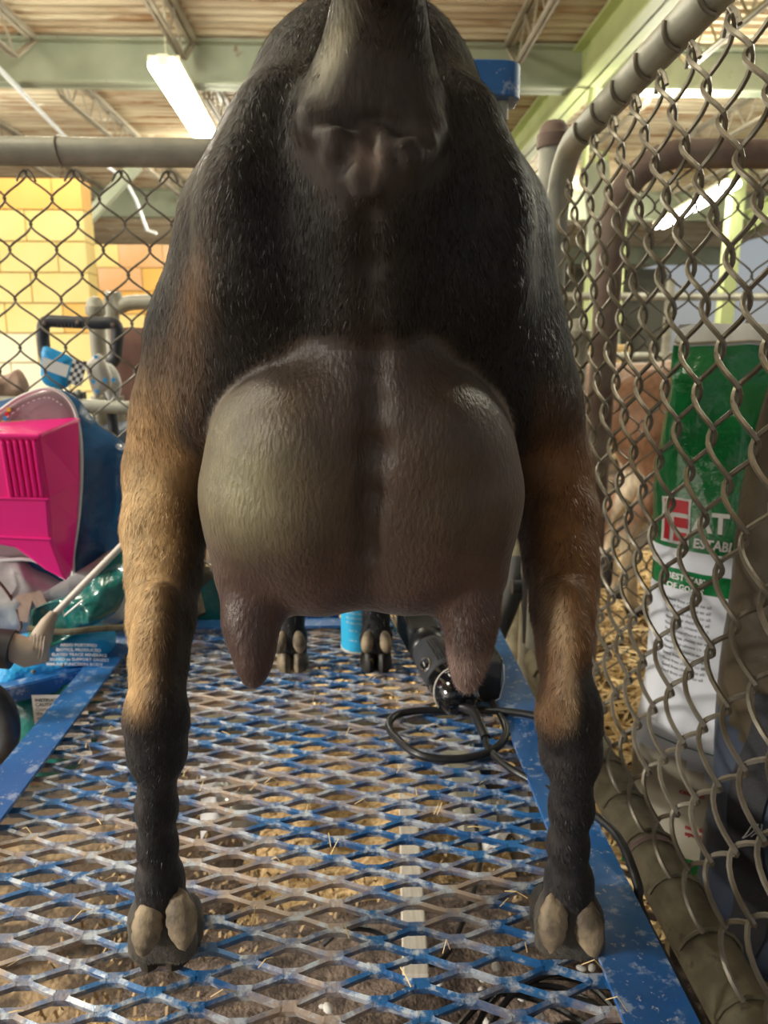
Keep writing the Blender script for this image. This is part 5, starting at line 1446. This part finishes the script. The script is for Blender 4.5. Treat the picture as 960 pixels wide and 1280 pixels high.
# ------------------------------------------------------------------ goats in the pen behind the gate
def pen_goat(name, ox, oy, sgn, cols, label, h=.010):
    def q(x, y, z): return A((ox + sgn * x, oy + y, z))
    pr = [(q(.08, 0, .62), q(.62, 0, .60), .125, .135, .04), (q(.0, 0, .62), q(.12, 0, .63), .095, .12, .04), (q(.66, 0, .64), q(.86, 0, .86), .10, .055, .04), (q(.85, 0, .89), q(1.0, 0, .84), .055, .032, .03),
          (q(.84, .07, .92), q(.82, .14, .88), .018, .01, .01), (q(.84, -.07, .92), q(.82, -.14, .88), .018, .01, .01), (q(-.05, 0, .70), q(-.10, 0, .80), .02, .012, .02)]
    for s_ in (-1, 1):
        y = s_ * .085
        pr += [(q(.06, y, .58), q(.10, y, .44), .085, .055, .03), (q(.10, y, .44), q(.0, y, .29), .05, .027, .02), (q(.0, y, .29), q(.03, y, .06), .025, .019, .015), (q(.03, y, .06), q(.05, y, .03), .023, .026, .01),
               (q(.60, y, .56), q(.62, y, .34), .06, .033, .03), (q(.62, y, .34), q(.62, y, .06), .028, .019, .015), (q(.62, y, .06), q(.64, y, .03), .022, .026, .01)]
    fd = Field((min(ox - .2 * 1, ox + sgn * 1.1) - .05, oy - .25, 0.004), (max(ox + .2, ox + sgn * 1.1) + .05, oy + .25, 1.02), h)
    for p in pr: fd.prim(p[0], p[1], p[2], p[3], p[4])
    P_, Q_ = fd.mesh(); P_ = smooth_np(P_, Q_, 1); N_ = vnormals(P_, Q_)
    lx = (P_[:, 0] - ox) * sgn
    C_ = np.zeros((len(P_), 3)); C_[:] = cols[0]
    w = ss(wob(P_, 9, cols[3]) + .9 * (P_[:, 2] - .55) * 2, -.1, .1)[:, None]; C_ = C_ * (1 - w) + np.array(cols[1]) * w
    w = ss(P_[:, 2], .075, .05)[:, None]; C_ = C_ * (1 - w) + np.array(cols[2]) * w
    t = thing(name, (ox, oy, 0), label, 'goat')
    np_mesh('body', P_, N_, C_, Q_, np.zeros((0, 3), int), np.zeros(len(Q_), int), np.zeros(0, int), [M['skin']], t)
pen_goat('goat', float(at(768, 700, 2.15).x), 2.15, 1, ((.62, .52, .38), (.22, .11, .06), (.02, .02, .02), 3), 'brown and cream goat standing on straw beyond the near gate')
pen_goat('goat', 1.55, 3.3, -1, ((.55, .42, .34), (.40, .27, .20), (.03, .03, .03), 9), 'pale tan goat further back in the pen beyond the green sack', .014)
# pen divider rails beyond
mb = MB()
for z in (.35, .75, 1.1): mb.tube([(.55, 4.6, z), (6.5, 4.6, z)], .022, 8)
pr_ = thing('pen_divider', (3.5, 4.6, 0), 'pipe rail divider across the pens in the right background', 'fence')
for z in (.35, .75, 1.1):
    mb = MB(); mb.tube([(.55, 4.6, z), (6.5, 4.6, z)], .022, 8); put('rail', mb, M['galv'], pr_)
for x in (.55, 1.9, 3.3, 4.9, 6.5):
    mb = MB(); mb.tube([(x, 4.6, 0), (x, 4.6, 1.2)], .028, 8); put('post', mb, M['galv'], pr_)
mb = MB(); a = at(690, 620, 1.9); mb.box((a.x + .03, 1.95, .22), (.30, .12, .10)); 
tag(put('feed_trough', mb, M['dark_grey'], None, (a.x, 1.95, .2), smooth=False, bevel=.02), 'dark rubber feed trough in the straw beyond the near gate', 'trough')
hb_p = thing('hay_bale', (1.35, 5.4, 0), 'pale hay stack beyond the pen divider', 'hay')
for k, (x, y, z) in enumerate(((1.1, 5.4, .2), (2.0, 5.5, .2), (1.5, 5.45, .62))):
    mb = MB(); mb.box((x, y, z), (.85, .5, .40)); put('bale', mb, M['straw'], hb_p, smooth=False, bevel=.03)
